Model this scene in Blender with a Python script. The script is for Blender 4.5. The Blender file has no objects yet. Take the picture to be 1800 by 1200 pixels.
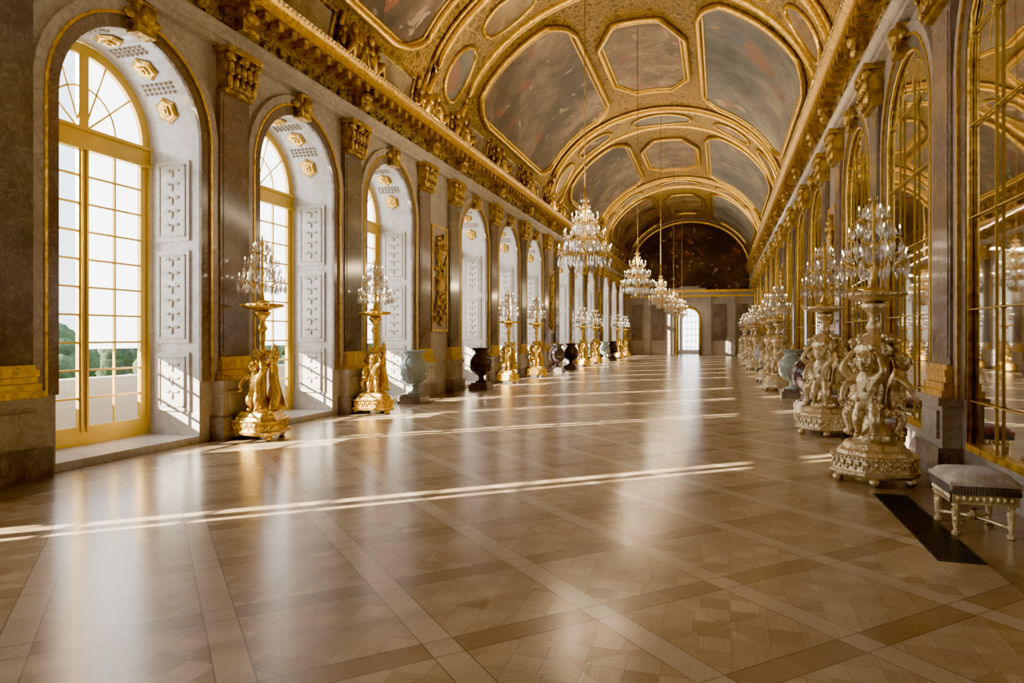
import bpy, bmesh, math, random
from mathutils import Vector, Matrix
R = math.radians
rnd = random.Random(7)
S = bpy.context.scene
COL = S.collection
# ---------------------------------------------------------------- layout
XL, XR = -8.0, 2.75            # wall planes (window wall, mirror wall)
XC = (XL + XR) / 2
Y0, Y1 = -5.0, 62.0
OW, SPR, DEP = 2.48, 4.8, 1.0  # opening width, springing height, embrasure depth
RAD = OW / 2
CENT = [-2.21, 1.72] + [7.79 + 14.0 * k + 3.93 * j for k in range(4) for j in range(3)]
ZE = (6.5, 6.8, 7.15, 7.55)    # architrave, frieze, cornice, top
VR, VW = 4.5, 5.375            # vault rise, half width
ORD = ['first', 'second', 'third', 'fourth', 'fifth', 'sixth', 'seventh', 'eighth', 'ninth', 'tenth',
       'eleventh', 'twelfth', 'thirteenth', 'fourteenth', 'fifteenth', 'sixteenth', 'seventeenth', 'eighteenth',
       'nineteenth', 'twentieth', 'twenty-first', 'twenty-second', 'twenty-third', 'twenty-fourth', 'twenty-fifth', 'twenty-sixth']

# ---------------------------------------------------------------- materials
def mat(name):
    m = bpy.data.materials.new(name); m.use_nodes = True
    nt = m.node_tree; nt.nodes.clear()
    out = nt.nodes.new('ShaderNodeOutputMaterial')
    return m, nt, out

class N:
    """tiny node helper"""
    def __init__(s, nt): s.nt = nt
    def n(s, t, **k):
        x = s.nt.nodes.new('ShaderNode' + t)
        for a, b in k.items():
            setattr(x, a, b)
        return x
    def l(s, a, b): s.nt.links.new(a, b)
    def put(s, sock, v):
        if hasattr(v, 'is_output'): s.l(v, sock)
        else: sock.default_value = v
    def math(s, op, a, b=0.0, c=None, clamp=False):
        x = s.n('Math', operation=op); x.use_clamp = clamp
        s.put(x.inputs[0], a); s.put(x.inputs[1], b)
        if c is not None: s.put(x.inputs[2], c)
        return x.outputs[0]
    def mix(s, f, a, b, blend='MIX'):
        x = s.n('MixRGB', blend_type=blend)
        s.put(x.inputs[0], f); s.put(x.inputs[1], a); s.put(x.inputs[2], b)
        return x.outputs[0]
    def ramp(s, f, stops):
        x = s.n('ValToRGB'); e = x.color_ramp.elements
        while len(e) < len(stops): e.new(0.5)
        for q, (p, c) in zip(e, stops):
            q.position = p; q.color = (*c, 1)
        s.put(x.inputs[0], f); return x.outputs[0]
    def coord(s): return s.n('TexCoord').outputs['Object']
    def mapping(s, v, scale=(1, 1, 1), rot=(0, 0, 0), loc=(0, 0, 0)):
        x = s.n('Mapping'); s.l(v, x.inputs[0])
        x.inputs[1].default_value = loc; x.inputs[2].default_value = rot; x.inputs[3].default_value = scale
        return x.outputs[0]
    def noise(s, v, sc, det=4, rough=.55, dist=0.):
        x = s.n('TexNoise'); s.l(v, x.inputs['Vector']); x.inputs['Scale'].default_value = sc
        x.inputs['Detail'].default_value = det; x.inputs['Roughness'].default_value = rough
        x.inputs['Distortion'].default_value = dist
        return x.outputs[0]
    def voro(s, v, sc, feat='F1', out=0):
        x = s.n('TexVoronoi', feature=feat); s.l(v, x.inputs['Vector']); x.inputs['Scale'].default_value = sc
        return x.outputs[out]
    def bump(s, h, st=.3, d=.05):
        x = s.n('Bump'); x.inputs['Strength'].default_value = st; x.inputs['Distance'].default_value = d
        s.put(x.inputs['Height'], h); return x.outputs[0]
    def bsdf(s, out, **k):
        p = s.n('BsdfPrincipled'); s.l(p.outputs[0], out.inputs[0])
        for a, v in k.items(): s.put(p.inputs[a.replace('_', ' ')], v)
        return p

def c4(c): return (*c, 1)

def marble(name, base, dark, vein, sc=1.2, rough=.18, vw=.06):
    m, nt, out = mat(name); n = N(nt); co = n.coord()
    a = n.noise(co, sc, 6, .62, .6)
    b = n.noise(co, sc * 3.1, 7, .65, 1.4)
    col = n.ramp(a, [(.32, dark), (.66, base)])
    v1 = n.math('ABSOLUTE', n.math('SUBTRACT', b, .5))
    f = n.math('SUBTRACT', 1.0, n.math('DIVIDE', v1, vw), clamp=True)
    f = n.math('MULTIPLY', f, n.math('MULTIPLY', a, 1.0))
    col = n.mix(f, col, c4(vein))
    g = n.noise(co, sc * 14, 3)
    col = n.mix(.25, col, g, 'OVERLAY')
    n.bsdf(out, Base_Color=col, Roughness=rough)
    return m

def gilt(name, hi, lo, sc=9., rough=.33, bump=.35, metal=.85, bd=.03):
    m, nt, out = mat(name); n = N(nt); co = n.coord()
    a = n.noise(co, sc, 5, .6)
    v = n.voro(co, sc * 1.6)
    col = n.ramp(a, [(.3, lo), (.62, hi)])
    h = n.math('ADD', a, n.math('MULTIPLY', v, .6))
    n.bsdf(out, Base_Color=col, Metallic=metal, Roughness=rough, Normal=n.bump(h, bump, bd))
    return m

def plain(name, col, rough=.5, metal=0., sc=20, amt=.25, bump=0.):
    m, nt, out = mat(name); n = N(nt); co = n.coord()
    g = n.noise(co, sc, 4)
    c = n.mix(amt, c4(col), g, 'OVERLAY')
    p = n.bsdf(out, Base_Color=c, Roughness=rough, Metallic=metal)
    if bump: n.l(n.bump(g, bump, .02), p.inputs['Normal'])
    return m

GOLD = gilt('gold_leaf', (.90, .55, .12), (.50, .25, .04), 10)
GOLDP = plain('gilded_frame_paint', (.80, .47, .07), .32, .45, 6, .2)
GOLDD = gilt('aged_gold', (.62, .37, .095), (.22, .115, .03), 5., .38, .8, .75, .06)
SILVERG = gilt('pale_gilding', (.92, .76, .48), (.56, .42, .23), 16, .36, .4, .75, .02)
CREAM = marble('cream_marble', (.60, .52, .43), (.42, .35, .29), (.30, .23, .19), .9)
GREY = marble('grey_veined_marble', (.52, .44, .36), (.34, .28, .22), (.62, .55, .46), 1.1)
WHITEM = marble('white_marble', (.74, .70, .65), (.58, .53, .48), (.42, .38, .34), .8)
ROUGE = marble('red_brown_marble', (.27, .19, .155), (.13, .088, .072), (.44, .36, .30), .8, .14, .022)
VERT = marble('dark_green_marble', (.22, .185, .155), (.10, .084, .072), (.40, .35, .30), .9, .14, .022)
BRECHE = marble('dark_veined_base_marble', (.34, .27, .21), (.13, .10, .08), (.07, .055, .05), 3.2, .25, .10)
PORPH = marble('porphyry', (.085, .05, .055), (.03, .022, .025), (.22, .15, .14), 7, .14, .03)
CELADON = marble('pale_green_stone', (.36, .45, .41), (.22, .30, .28), (.6, .66, .6), 2.2, .16, .05)
STONE = plain('balustrade_stone', (.50, .49, .47), .8)
IRON = plain('grille_iron', (.045, .04, .035), .45, .6)
WICK = plain('candle_wax', (.86, .80, .68), .5)

def mirror_mat():
    m, nt, out = mat('old_mirror_glass'); n = N(nt); co = n.coord()
    a = n.noise(co, 1.3, 5)
    col = n.ramp(a, [(.25, (.66, .63, .57)), (.7, (.80, .77, .71))])
    g = n.n('BsdfGlossy'); g.inputs['Roughness'].default_value = .025
    n.l(col, g.inputs[0])
    b = n.bump(n.noise(co, .8, 2), .02, .05); n.l(b, g.inputs['Normal'])
    d = n.n('BsdfDiffuse'); d.inputs[0].default_value = (.16, .15, .13, 1)
    x = n.n('MixShader'); x.inputs[0].default_value = .10
    n.l(g.outputs[0], x.inputs[1]); n.l(d.outputs[0], x.inputs[2]); n.l(x.outputs[0], out.inputs[0])
    return m
MIRROR = mirror_mat()

def glass_mat():
    m, nt, out = mat('window_glass'); n = N(nt)
    t = n.n('BsdfTransparent'); t.inputs[0].default_value = (.95, .97, .97, 1)
    g = n.n('BsdfGlossy'); g.inputs['Roughness'].default_value = .03; g.inputs[0].default_value = (.8, .8, .8, 1)
    f = n.n('LayerWeight'); f.inputs[0].default_value = .25
    x = n.n('MixShader'); n.l(n.math('MULTIPLY', f.outputs['Fresnel'], .35), x.inputs[0])
    n.l(t.outputs[0], x.inputs[1]); n.l(g.outputs[0], x.inputs[2]); n.l(x.outputs[0], out.inputs[0])
    return m
GLASS = glass_mat()

def crystal_mat():
    m, nt, out = mat('cut_crystal'); n = N(nt)
    t = n.n('BsdfTransparent'); t.inputs[0].default_value = (.97, .95, .92, 1)
    g = n.n('BsdfGlossy'); g.inputs['Roughness'].default_value = .08; g.inputs[0].default_value = (1, .97, .92, 1)
    d = n.n('BsdfDiffuse'); d.inputs[0].default_value = (.85, .80, .72, 1)
    y = n.n('MixShader'); y.inputs[0].default_value = .45
    n.l(g.outputs[0], y.inputs[1]); n.l(d.outputs[0], y.inputs[2])
    x = n.n('MixShader'); x.inputs[0].default_value = .62
    n.l(t.outputs[0], x.inputs[1]); n.l(y.outputs[0], x.inputs[2]); n.l(x.outputs[0], out.inputs[0])
    return m
CRYSTAL = crystal_mat()

def emit(name, col, st):
    m, nt, out = mat(name); n = N(nt)
    e = n.n('Emission'); e.inputs[0].default_value = c4(col); e.inputs[1].default_value = st
    n.l(e.outputs[0], out.inputs[0]); return m
FLAME = emit('lit_bulb', (1., .80, .50), 14.)

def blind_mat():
    # white roller screen with the daylight glow put in as emission, slightly see-through
    m, nt, out = mat('emissive_screen_blind'); n = N(nt); co = n.coord()
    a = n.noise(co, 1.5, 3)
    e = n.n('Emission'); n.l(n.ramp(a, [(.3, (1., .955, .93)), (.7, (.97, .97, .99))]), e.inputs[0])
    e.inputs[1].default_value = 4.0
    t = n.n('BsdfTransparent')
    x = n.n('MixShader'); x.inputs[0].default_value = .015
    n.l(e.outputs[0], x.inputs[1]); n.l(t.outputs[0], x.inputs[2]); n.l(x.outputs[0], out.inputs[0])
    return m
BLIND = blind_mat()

def parquet():
    m, nt, out = mat('versailles_parquet'); n = N(nt); co = n.coord()
    sx = n.n('SeparateXYZ'); n.l(co, sx.inputs[0]); x, y = sx.outputs[0], sx.outputs[1]
    PS = 1.05; q = 1 / math.sqrt(2)
    u = n.math('MULTIPLY', n.math('ADD', x, y), q); v = n.math('MULTIPLY', n.math('SUBTRACT', y, x), q)
    def frac(t, off, s):
        z = n.math('DIVIDE', n.math('SUBTRACT', t, off), s)
        return n.math('SUBTRACT', n.math('FRACT', n.math('ADD', z, 100.5)), .5), n.math('FLOOR', n.math('ADD', z, 100.5))
    fu, iu = frac(u, 2.490, PS); fv, iv = frac(v, 3.505, PS)
    au, av = n.math('ABSOLUTE', fu), n.math('ABSOLUTE', fv)
    bw = .088
    A = n.math('LESS_THAN', au, bw); B = n.math('LESS_THAN', av, bw)
    # inner lattice aligned with the hall
    p = n.math('ADD', fu, fv); w = n.math('SUBTRACT', fu, fv)
    ip = n.math('FLOOR', n.math('MULTIPLY', n.math('ADD', p, 9.), 4.2)); iw = n.math('FLOOR', n.math('MULTIPLY', n.math('ADD', w, 9.), 4.2))
    par = n.math('MODULO', n.math('ADD', ip, iw), 2.)
    cid = n.n('CombineXYZ'); n.l(n.math('ADD', n.math('MULTIPLY', iu, 7.3), ip), cid.inputs[0]); n.l(n.math('ADD', n.math('MULTIPLY', iv, 3.1), iw), cid.inputs[1])
    wn = n.n('TexWhiteNoise', noise_dimensions='3D'); n.l(cid.outputs[0], wn.inputs['Vector'])
    bid = n.n('CombineXYZ'); n.l(iu, bid.inputs[0]); n.l(iv, bid.inputs[1])
    wb = n.n('TexWhiteNoise', noise_dimensions='3D'); n.l(bid.outputs[0], wb.inputs['Vector'])
    # grains
    def grain(*a):
        q = n.noise(n.mapping(co, *a), 2.2, 7, .72, .9)
        return n.math('ADD', n.math('MULTIPLY', n.math('SUBTRACT', q, .5), .85), .5, clamp=True)
    gu = grain((26, 2.0, 1), (0, 0, R(45)))
    gv = grain((2.0, 26, 1), (0, 0, R(45)))
    gx = grain((2.0, 30, 1))
    gy = grain((30, 2.0, 1))
    inner = n.mix(par, gx, gy)
    tone = n.math('ADD', n.math('MULTIPLY', wn.outputs[0], .72), n.math('MULTIPLY', par, .14))
    ci = n.ramp(tone, [(.0, (.38, .235, .125)), (.10, (.47, .31, .17)), (.5, (.54, .375, .215)), (.86, (.62, .45, .275))])
    ci = n.mix(.6, ci, inner, 'OVERLAY')
    ca = n.mix(.4, n.ramp(wb.outputs[0], [(0., (.60, .44, .275)), (1., (.68, .52, .345))]), gu, 'OVERLAY')
    cb = n.mix(.5, n.ramp(wb.outputs[0], [(0., (.33, .205, .105)), (1., (.43, .28, .155))]), gv, 'OVERLAY')
    col = n.mix(B, ci, cb); col = n.mix(A, col, ca)
    # joints
    def edge(t, at, wd=.006):
        return n.math('LESS_THAN', n.math('ABSOLUTE', n.math('SUBTRACT', t, at)), wd)
    j = n.math('MAXIMUM', edge(au, bw, .005), edge(av, bw, .005))
    fp = n.math('FRACT', n.math('MULTIPLY', n.math('ADD', p, 9.), 4.2)); fw = n.math('FRACT', n.math('MULTIPLY', n.math('ADD', w, 9.), 4.2))
    inj = n.math('MAXIMUM', n.math('LESS_THAN', fp, .03), n.math('LESS_THAN', fw, .03))
    inj = n.math('MULTIPLY', inj, n.math('SUBTRACT', 1., n.math('MAXIMUM', A, B)))
    j = n.math('MAXIMUM', j, n.math('MULTIPLY', inj, .6))
    # plank border along the mirror wall
    bd = n.math('GREATER_THAN', x, 1.93); bl = n.math('LESS_THAN', x, -7.1)
    cbd = n.mix(.5, (.27, .175, .10, 1), gy, 'OVERLAY')
    col = n.mix(n.math('MAXIMUM', bd, bl), col, cbd)
    col = n.mix(n.math('MULTIPLY', j, .55), col, (.05, .028, .014, 1))
    big = n.noise(co, .45, 3)
    col = n.mix(.3, col, big, 'OVERLAY')
    rg = n.math('ADD', .18, n.math('MULTIPLY', n.noise(co, 2.2, 5), .10))
    h = n.math('ADD', n.math('MULTIPLY', inner, .4), n.math('MULTIPLY', j, -.6))
    pr = n.bsdf(out, Base_Color=col, Roughness=rg, Normal=n.bump(h, .12, .004))
    pr.inputs['Coat Weight'].default_value = .08; pr.inputs['Specular IOR Level'].default_value = .42; pr.inputs['Coat Roughness'].default_value = .16
    return m

def ornament(name, hi, lo, sc=2.4, metal=.45, bump=.9):
    """gold and brown grotesque ornament of the vault"""
    m, nt, out = mat(name); n = N(nt); co = n.coord()
    wv = n.n('TexVoronoi', feature='DISTANCE_TO_EDGE'); n.l(co, wv.inputs['Vector']); wv.inputs['Scale'].default_value = sc
    a = n.noise(co, sc * 2.5, 6, .65, 1.2); b = n.noise(co, .35, 3)
    e = n.math('ADD', n.math('MULTIPLY', wv.outputs[0], 1.3), n.math('MULTIPLY', n.math('SUBTRACT', a, .5), .9))
    col = n.ramp(e, [(.0, lo), (.12, hi), (.3, tuple(.55 * q for q in hi)), (.5, lo)])
    col = n.mix(.5, col, b, 'OVERLAY')
    n.bsdf(out, Base_Color=col, Metallic=metal, Roughness=.42, Normal=n.bump(n.math('ADD', e, a), bump, .08))
    return m

def painting(name, stops, sc=.5, seed=0., warm=(.32, .09, .06)):
    """soft clouded fresco, no subject"""
    m, nt, out = mat(name); n = N(nt)
    co = n.mapping(n.coord(), loc=(seed, seed * 1.7, seed * .6))
    w = n.n('TexNoise'); n.l(co, w.inputs['Vector']); w.inputs['Scale'].default_value = sc * 1.6; w.inputs['Detail'].default_value = 4
    add = n.n('VectorMath', operation='ADD'); n.l(co, add.inputs[0])
    ml = n.n('VectorMath', operation='SCALE'); n.l(w.outputs[1], ml.inputs[0]); ml.inputs['Scale'].default_value = 1.8
    n.l(ml.outputs[0], add.inputs[1])
    a = n.noise(add.outputs[0], sc, 8, .64)
    a = n.math('ADD', n.math('MULTIPLY', n.math('SUBTRACT', a, .5), 1.5), .5)
    col = n.ramp(a, stops)
    fine = n.noise(add.outputs[0], sc * 6, 5, .6)
    for k, (sc2, thr, c, g) in enumerate(((1.7, .30, warm, .50), (2.6, .24, (.42, .30, .19), .5), (2.1, .22, (.10, .13, .19), .54), (3.4, .2, (.50, .40, .30), .55))):
        mp = n.mapping(add.outputs[0], loc=(3 * k, k, 2 * k))
        f = n.math('ADD', n.voro(mp, sc * sc2), n.math('MULTIPLY', n.math('SUBTRACT', fine, .5), .5))
        f = n.math('DIVIDE', n.math('SUBTRACT', thr, f), .08, clamp=True)
        f = n.math('MULTIPLY', f, n.math('GREATER_THAN', n.noise(mp, sc * .8, 2), g))
        col = n.mix(n.math('MULTIPLY', f, .75), col, c4(c))
    col = n.mix(.5, col, fine, 'OVERLAY')
    n.bsdf(out, Base_Color=col, Roughness=.6)
    return m
ORN = ornament('vault_gold_ornament', (.60, .34, .085), (.15, .075, .025), 3.4)
RIBM = ornament('rib_ornament', (.60, .37, .12), (.18, .09, .035), 3.0, .35)
FRIEZE = ornament('frieze_relief', (.60, .40, .15), (.13, .08, .045), 3.2, .45)
PAINTS = [painting('fresco_brown', [(.25, (.03, .018, .011)), (.45, (.10, .056, .03)), (.6, (.20, .125, .072)), (.8, (.34, .25, .16))], .45, 1., (.36, .075, .045)),
          painting('fresco_grey_sky', [(.25, (.05, .042, .035)), (.45, (.13, .115, .095)), (.6, (.23, .195, .15)), (.8, (.42, .33, .21))], .28, 5., (.28, .11, .06)),
          painting('fresco_ochre', [(.25, (.07, .042, .02)), (.5, (.20, .115, .05)), (.65, (.31, .21, .105)), (.85, (.24, .24, .22))], .6, 9.),
          painting('fresco_dark', [(.3, (.02, .012, .008)), (.5, (.06, .032, .016)), (.68, (.13, .075, .035)), (.85, (.2, .14, .08))], .5, 13.)]

# ---------------------------------------------------------------- mesh helpers
class MB:
    def __init__(s): s.v = []; s.f = []; s.sm = []
    def face(s, idx, sm=False): s.f.append(idx); s.sm.append(sm)
    def quad(s, a, b, c, d, sm=False):
        i = len(s.v); s.v += [tuple(a), tuple(b), tuple(c), tuple(d)]; s.face((i, i + 1, i + 2, i + 3), sm)
    def box(s, c, d, rz=0., taper=1.):
        x, y, z = d[0] / 2, d[1] / 2, d[2] / 2; i = len(s.v); cs, sn = math.cos(rz), math.sin(rz)
        for k in (-1, 1):
            t = taper if k > 0 else 1.
            for a, b in ((-1, -1), (1, -1), (1, 1), (-1, 1)):
                px, py = a * x * t, b * y * t
                s.v.append((c[0] + px * cs - py * sn, c[1] + px * sn + py * cs, c[2] + k * z))
        for q in ((0, 3, 2, 1), (4, 5, 6, 7), (0, 1, 5, 4), (1, 2, 6, 5), (2, 3, 7, 6), (3, 0, 4, 7)):
            s.face(tuple(i + w for w in q))
    def lathe(s, prof, c=(0, 0, 0), n=16, flute=0., rot=0.):
        i = len(s.v)
        for r, z in prof:
            for k in range(n):
                a = 2 * math.pi * k / n + rot; rr = r * (1 - flute * (k % 2))
                s.v.append((c[0] + rr * math.cos(a), c[1] + rr * math.sin(a), c[2] + z))
        for j in range(len(prof) - 1):
            for k in range(n):
                a = i + j * n + k; b = i + j * n + (k + 1) % n
                s.face((a, b, b + n, a + n), n > 8 and not flute)
        s.face(tuple(i + k for k in range(n))[::-1]); e = i + (len(prof) - 1) * n
        s.face(tuple(e + k for k in range(n)))
    def prism(s, poly, levels):
        """poly of (x,y); levels of (z, scale)"""
        n = len(poly); i = len(s.v)
        for z, k in levels:
            for x, y in poly: s.v.append((x * k, y * k, z))
        for j in range(len(levels) - 1):
            for k in range(n):
                a = i + j * n + k; b = i + j * n + (k + 1) % n
                s.face((a, b, b + n, a + n))
        s.face(tuple(i + k for k in range(n))[::-1]); e = i + (len(levels) - 1) * n; s.face(tuple(e + k for k in range(n)))
    def tube(s, pts, r, n=6, close=False):
        pts = [Vector(p) for p in pts]; m = len(pts); i = len(s.v)
        for j, p in enumerate(pts):
            a = pts[(j - 1) % m] if (close or j > 0) else p; b = pts[(j + 1) % m] if (close or j < m - 1) else p
            t = (b - a); t = t.normalized() if t.length > 1e-9 else Vector((0, 0, 1))
            up = Vector((0, 0, 1)) if abs(t.z) < .9 else Vector((1, 0, 0))
            e = t.cross(up).normalized(); f = e.cross(t)
            rr = r[j] if isinstance(r, (list, tuple)) else r
            for k in range(n):
                q = 2 * math.pi * k / n
                s.v.append(tuple(p + e * math.cos(q) * rr + f * math.sin(q) * rr))
        for j in range(m if close else m - 1):
            for k in range(n):
                a = i + j * n + k; b = i + j * n + (k + 1) % n; j2 = ((j + 1) % m) * n + i
                s.face((a, b, j2 + (k + 1) % n, j2 + k), True)
        if not close:
            s.face(tuple(i + k for k in range(n))[::-1]); s.face(tuple(i + (m - 1) * n + k for k in range(n)))
    def ball(s, c, r, n=8, m=6):
        if not isinstance(r, (tuple, list)): r = (r, r, r)
        i = len(s.v)
        for j in range(1, m):
            a = math.pi * j / m
            for k in range(n):
                b = 2 * math.pi * k / n
                s.v.append((c[0] + r[0] * math.sin(a) * math.cos(b), c[1] + r[1] * math.sin(a) * math.sin(b), c[2] + r[2] * math.cos(a)))
        t = len(s.v); s.v.append((c[0], c[1], c[2] + r[2])); s.v.append((c[0], c[1], c[2] - r[2]))
        for k in range(n):
            k2 = (k + 1) % n
            s.face((t, i + k, i + k2), True); s.face((t + 1, i + (m - 2) * n + k2, i + (m - 2) * n + k), True)
            for j in range(m - 2):
                s.face((i + j * n + k, i + (j + 1) * n + k, i + (j + 1) * n + k2, i + j * n + k2), True)
    def drop(s, c, r, h):
        i = len(s.v); x, y, z = c
        s.v += [(x, y, z), (x + r, y, z - h * .6), (x, y + r, z - h * .6), (x - r, y, z - h * .6), (x, y - r, z - h * .6), (x, y, z - h)]
        for k in range(4):
            a, b = i + 1 + k, i + 1 + (k + 1) % 4
            s.face((i, a, b)); s.face((i + 5, b, a))
    def mesh(s, name):
        me = bpy.data.meshes.new(name); me.from_pydata(s.v, [], s.f)
        me.polygons.foreach_set('use_smooth', s.sm); me.update(); return me
    def build(s, name, m, parent=None, loc=None, kind=None):
        return link(name, s.mesh(name), m, parent, loc, kind)

def link(name, me, m, parent=None, loc=None, kind=None):
    o = bpy.data.objects.new(name, me); COL.objects.link(o)
    if m and not me.materials: me.materials.append(m)
    if parent: o.parent = parent
    if loc: o.location = loc
    if kind: o['kind'] = kind
    return o

def tag(o, label, cat, group=None, kind=None):
    o['label'] = label; o['category'] = cat
    if group: o['group'] = group
    if kind: o['kind'] = kind
    return o

def empty(name, loc=(0, 0, 0), rz=0.):
    o = bpy.data.objects.new(name, None); COL.objects.link(o); o.location = loc; o.rotation_euler = (0, 0, rz)
    o.empty_display_size = .1
    return o

def copy_tree(o, parent=None):
    kids = list(o.children); c = o.copy(); COL.objects.link(c)
    if parent: c.parent = parent
    for k in kids: copy_tree(k, c)
    return c

# side frames: local (u along hall, d into the hall, z)
def P(side, u, d, z):
    return (XL + d, u, z) if side == 'L' else (XR - d, u, z)

def arch_pts(yc, r, zs, n=20):
    """arch outline from right foot over the crown to the left foot"""
    return [(yc + r * math.cos(math.pi * k / n), zs + r * math.sin(math.pi * k / n)) for k in range(n + 1)]

# ---------------------------------------------------------------- structure: floor, walls, vault
fl = MB(); fl.quad((XL - 1.3, Y0, 0), (XR + .3, Y0, 0), (XR + .3, Y1, 0), (XL - 1.3, Y1, 0))
tag(fl.build('floor', parquet(), kind='structure'), 'polished oak parquet floor laid in diagonal panels', 'floor')

def wall_with_arches(side, name, foot):
    m = MB(); ys = sorted(CENT); top = ZE[1]
    e = [Y0]
    for c in ys: e += [c - RAD, c + RAD]
    e.append(Y1)
    for k in range(0, len(e), 2):
        m.quad(P(side, e[k], 0, 0), P(side, e[k + 1], 0, 0), P(side, e[k + 1], 0, top), P(side, e[k], 0, top))
    for c in ys:
        a = arch_pts(c, RAD, SPR)
        for (y1, z1), (y2, z2) in zip(a, a[1:]):
            m.quad(P(side, y1, 0, z1), P(side, y2, 0, z2), P(side, y2, 0, top), P(side, y1, 0, top))
        if foot:
            m.quad(P(side, c - RAD, 0, 0), P(side, c + RAD, 0, 0), P(side, c + RAD, 0, foot), P(side, c - RAD, 0, foot))
    o = m.build(name, GREY, kind='structure'); return o
wl = tag(wall_with_arches('L', 'wall_left', 0), 'grey marble window wall with deep arched embrasures', 'wall')
wr = tag(wall_with_arches('R', 'wall_right', .42), 'grey marble wall carrying the mirrored arches', 'wall')
for c in CENT:                                     # embrasures of the window wall
    m = MB(); a = arch_pts(c, RAD, SPR)
    path = [(c + RAD, 0.)] + a + [(c - RAD, 0.)]
    for (y1, z1), (y2, z2) in zip(path, path[1:]):
        m.quad(P('L', y1, 0, z1), P('L', y2, 0, z2), P('L', y2, -DEP, z2), P('L', y1, -DEP, z1), sm=False)
    # raised white panels on jambs and soffit
    for s in (-1, 1):
        for z0, z1 in ((.5, 1.45), (1.6, 3.1), (3.25, 4.55)):
            yy = c + s * (RAD - .02)
            m.box(P('L', yy, -.5, (z0 + z1) / 2), (.66, .04, z1 - z0))
    m.box(P('L', c, -.5, .055), (1.0, OW, .11))     # raised floor step in the embrasure
    o = m.build('embrasure', WHITEM, wl)
    g = MB()
    for ang in (26, 58, 90, 122, 154):
        q = R(ang); yy, zz = c + (RAD - .03) * math.cos(q), SPR + (RAD - .03) * math.sin(q)
        e1 = Vector((1, 0, 0)); e2 = Vector((0, -math.sin(q), math.cos(q))); nn = Vector((0, -math.cos(q), -math.sin(q)))
        cc = Vector(P('L', yy, -.5, zz))
        for rr, hh, kk in ((.21, .03, 12), (.12, .06, 8), (.05, .08, 6)):
            i = len(g.v)
            for k in range(kk):
                w = 2 * math.pi * k / kk; r2 = rr * (1 if k % 2 else .82)
                g.v.append(tuple(cc + e1 * math.cos(w) * r2 + e2 * math.sin(w) * r2))
            for k in range(kk):
                w = 2 * math.pi * k / kk; r2 = rr * (1 if k % 2 else .82) * .75
                g.v.append(tuple(cc + nn * hh + e1 * math.cos(w) * r2 + e2 * math.sin(w) * r2))
            for k in range(kk): g.face((i + k, i + (k + 1) % kk, i + kk + (k + 1) % kk, i + kk + k))
            g.face(tuple(i + kk + k for k in range(kk)))
    g.build('soffit_rosettes', GOLD, o)
    h = MB()
    for ang in (42, 74, 106, 138):
        q = R(ang); yy, zz = c + (RAD - .015) * math.cos(q), SPR + (RAD - .015) * math.sin(q)
        e2 = Vector((0, -math.sin(q), math.cos(q))); cc = Vector(P('L', yy, -.5, zz))
        for sx in range(-3, 4):
            for sy in (-1, 0, 1):
                w = cc + Vector((sx * .09, 0, 0)) + e2 * (sy * .07)
                h.ball(tuple(w), (.04, .028, .028), 5, 4)
    h.build('soffit_relief', GREY, o)
    # tall leaf panels on jambs
    h = MB()
    for s in (-1, 1):
        for z0, z1 in ((.5, 1.45), (1.6, 3.1), (3.25, 4.55)):
            yy = c + s * (RAD - .045); zc = (z0 + z1) / 2; hh = z1 - z0 - .16
            for q in (-1, 1):
                h.box(P('L', yy, -.5 + q * .25, zc), (.025, .02, hh)); h.box(P('L', yy, -.5, zc + q * hh / 2), (.525, .02, .025))
            nl = int(hh / .22)
            for k in range(nl):
                zz = zc + (k - (nl - 1) / 2) * .22
                h.ball(P('L', yy, -.5, zz), (.035, .018, .07), 6, 4)
                for q in (-1, 1): h.ball(P('L', yy, -.5 + q * .09, zz + .06), (.07, .015, .028), 6, 4)
    h.build('jamb_relief', CREAM, o)

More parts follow.
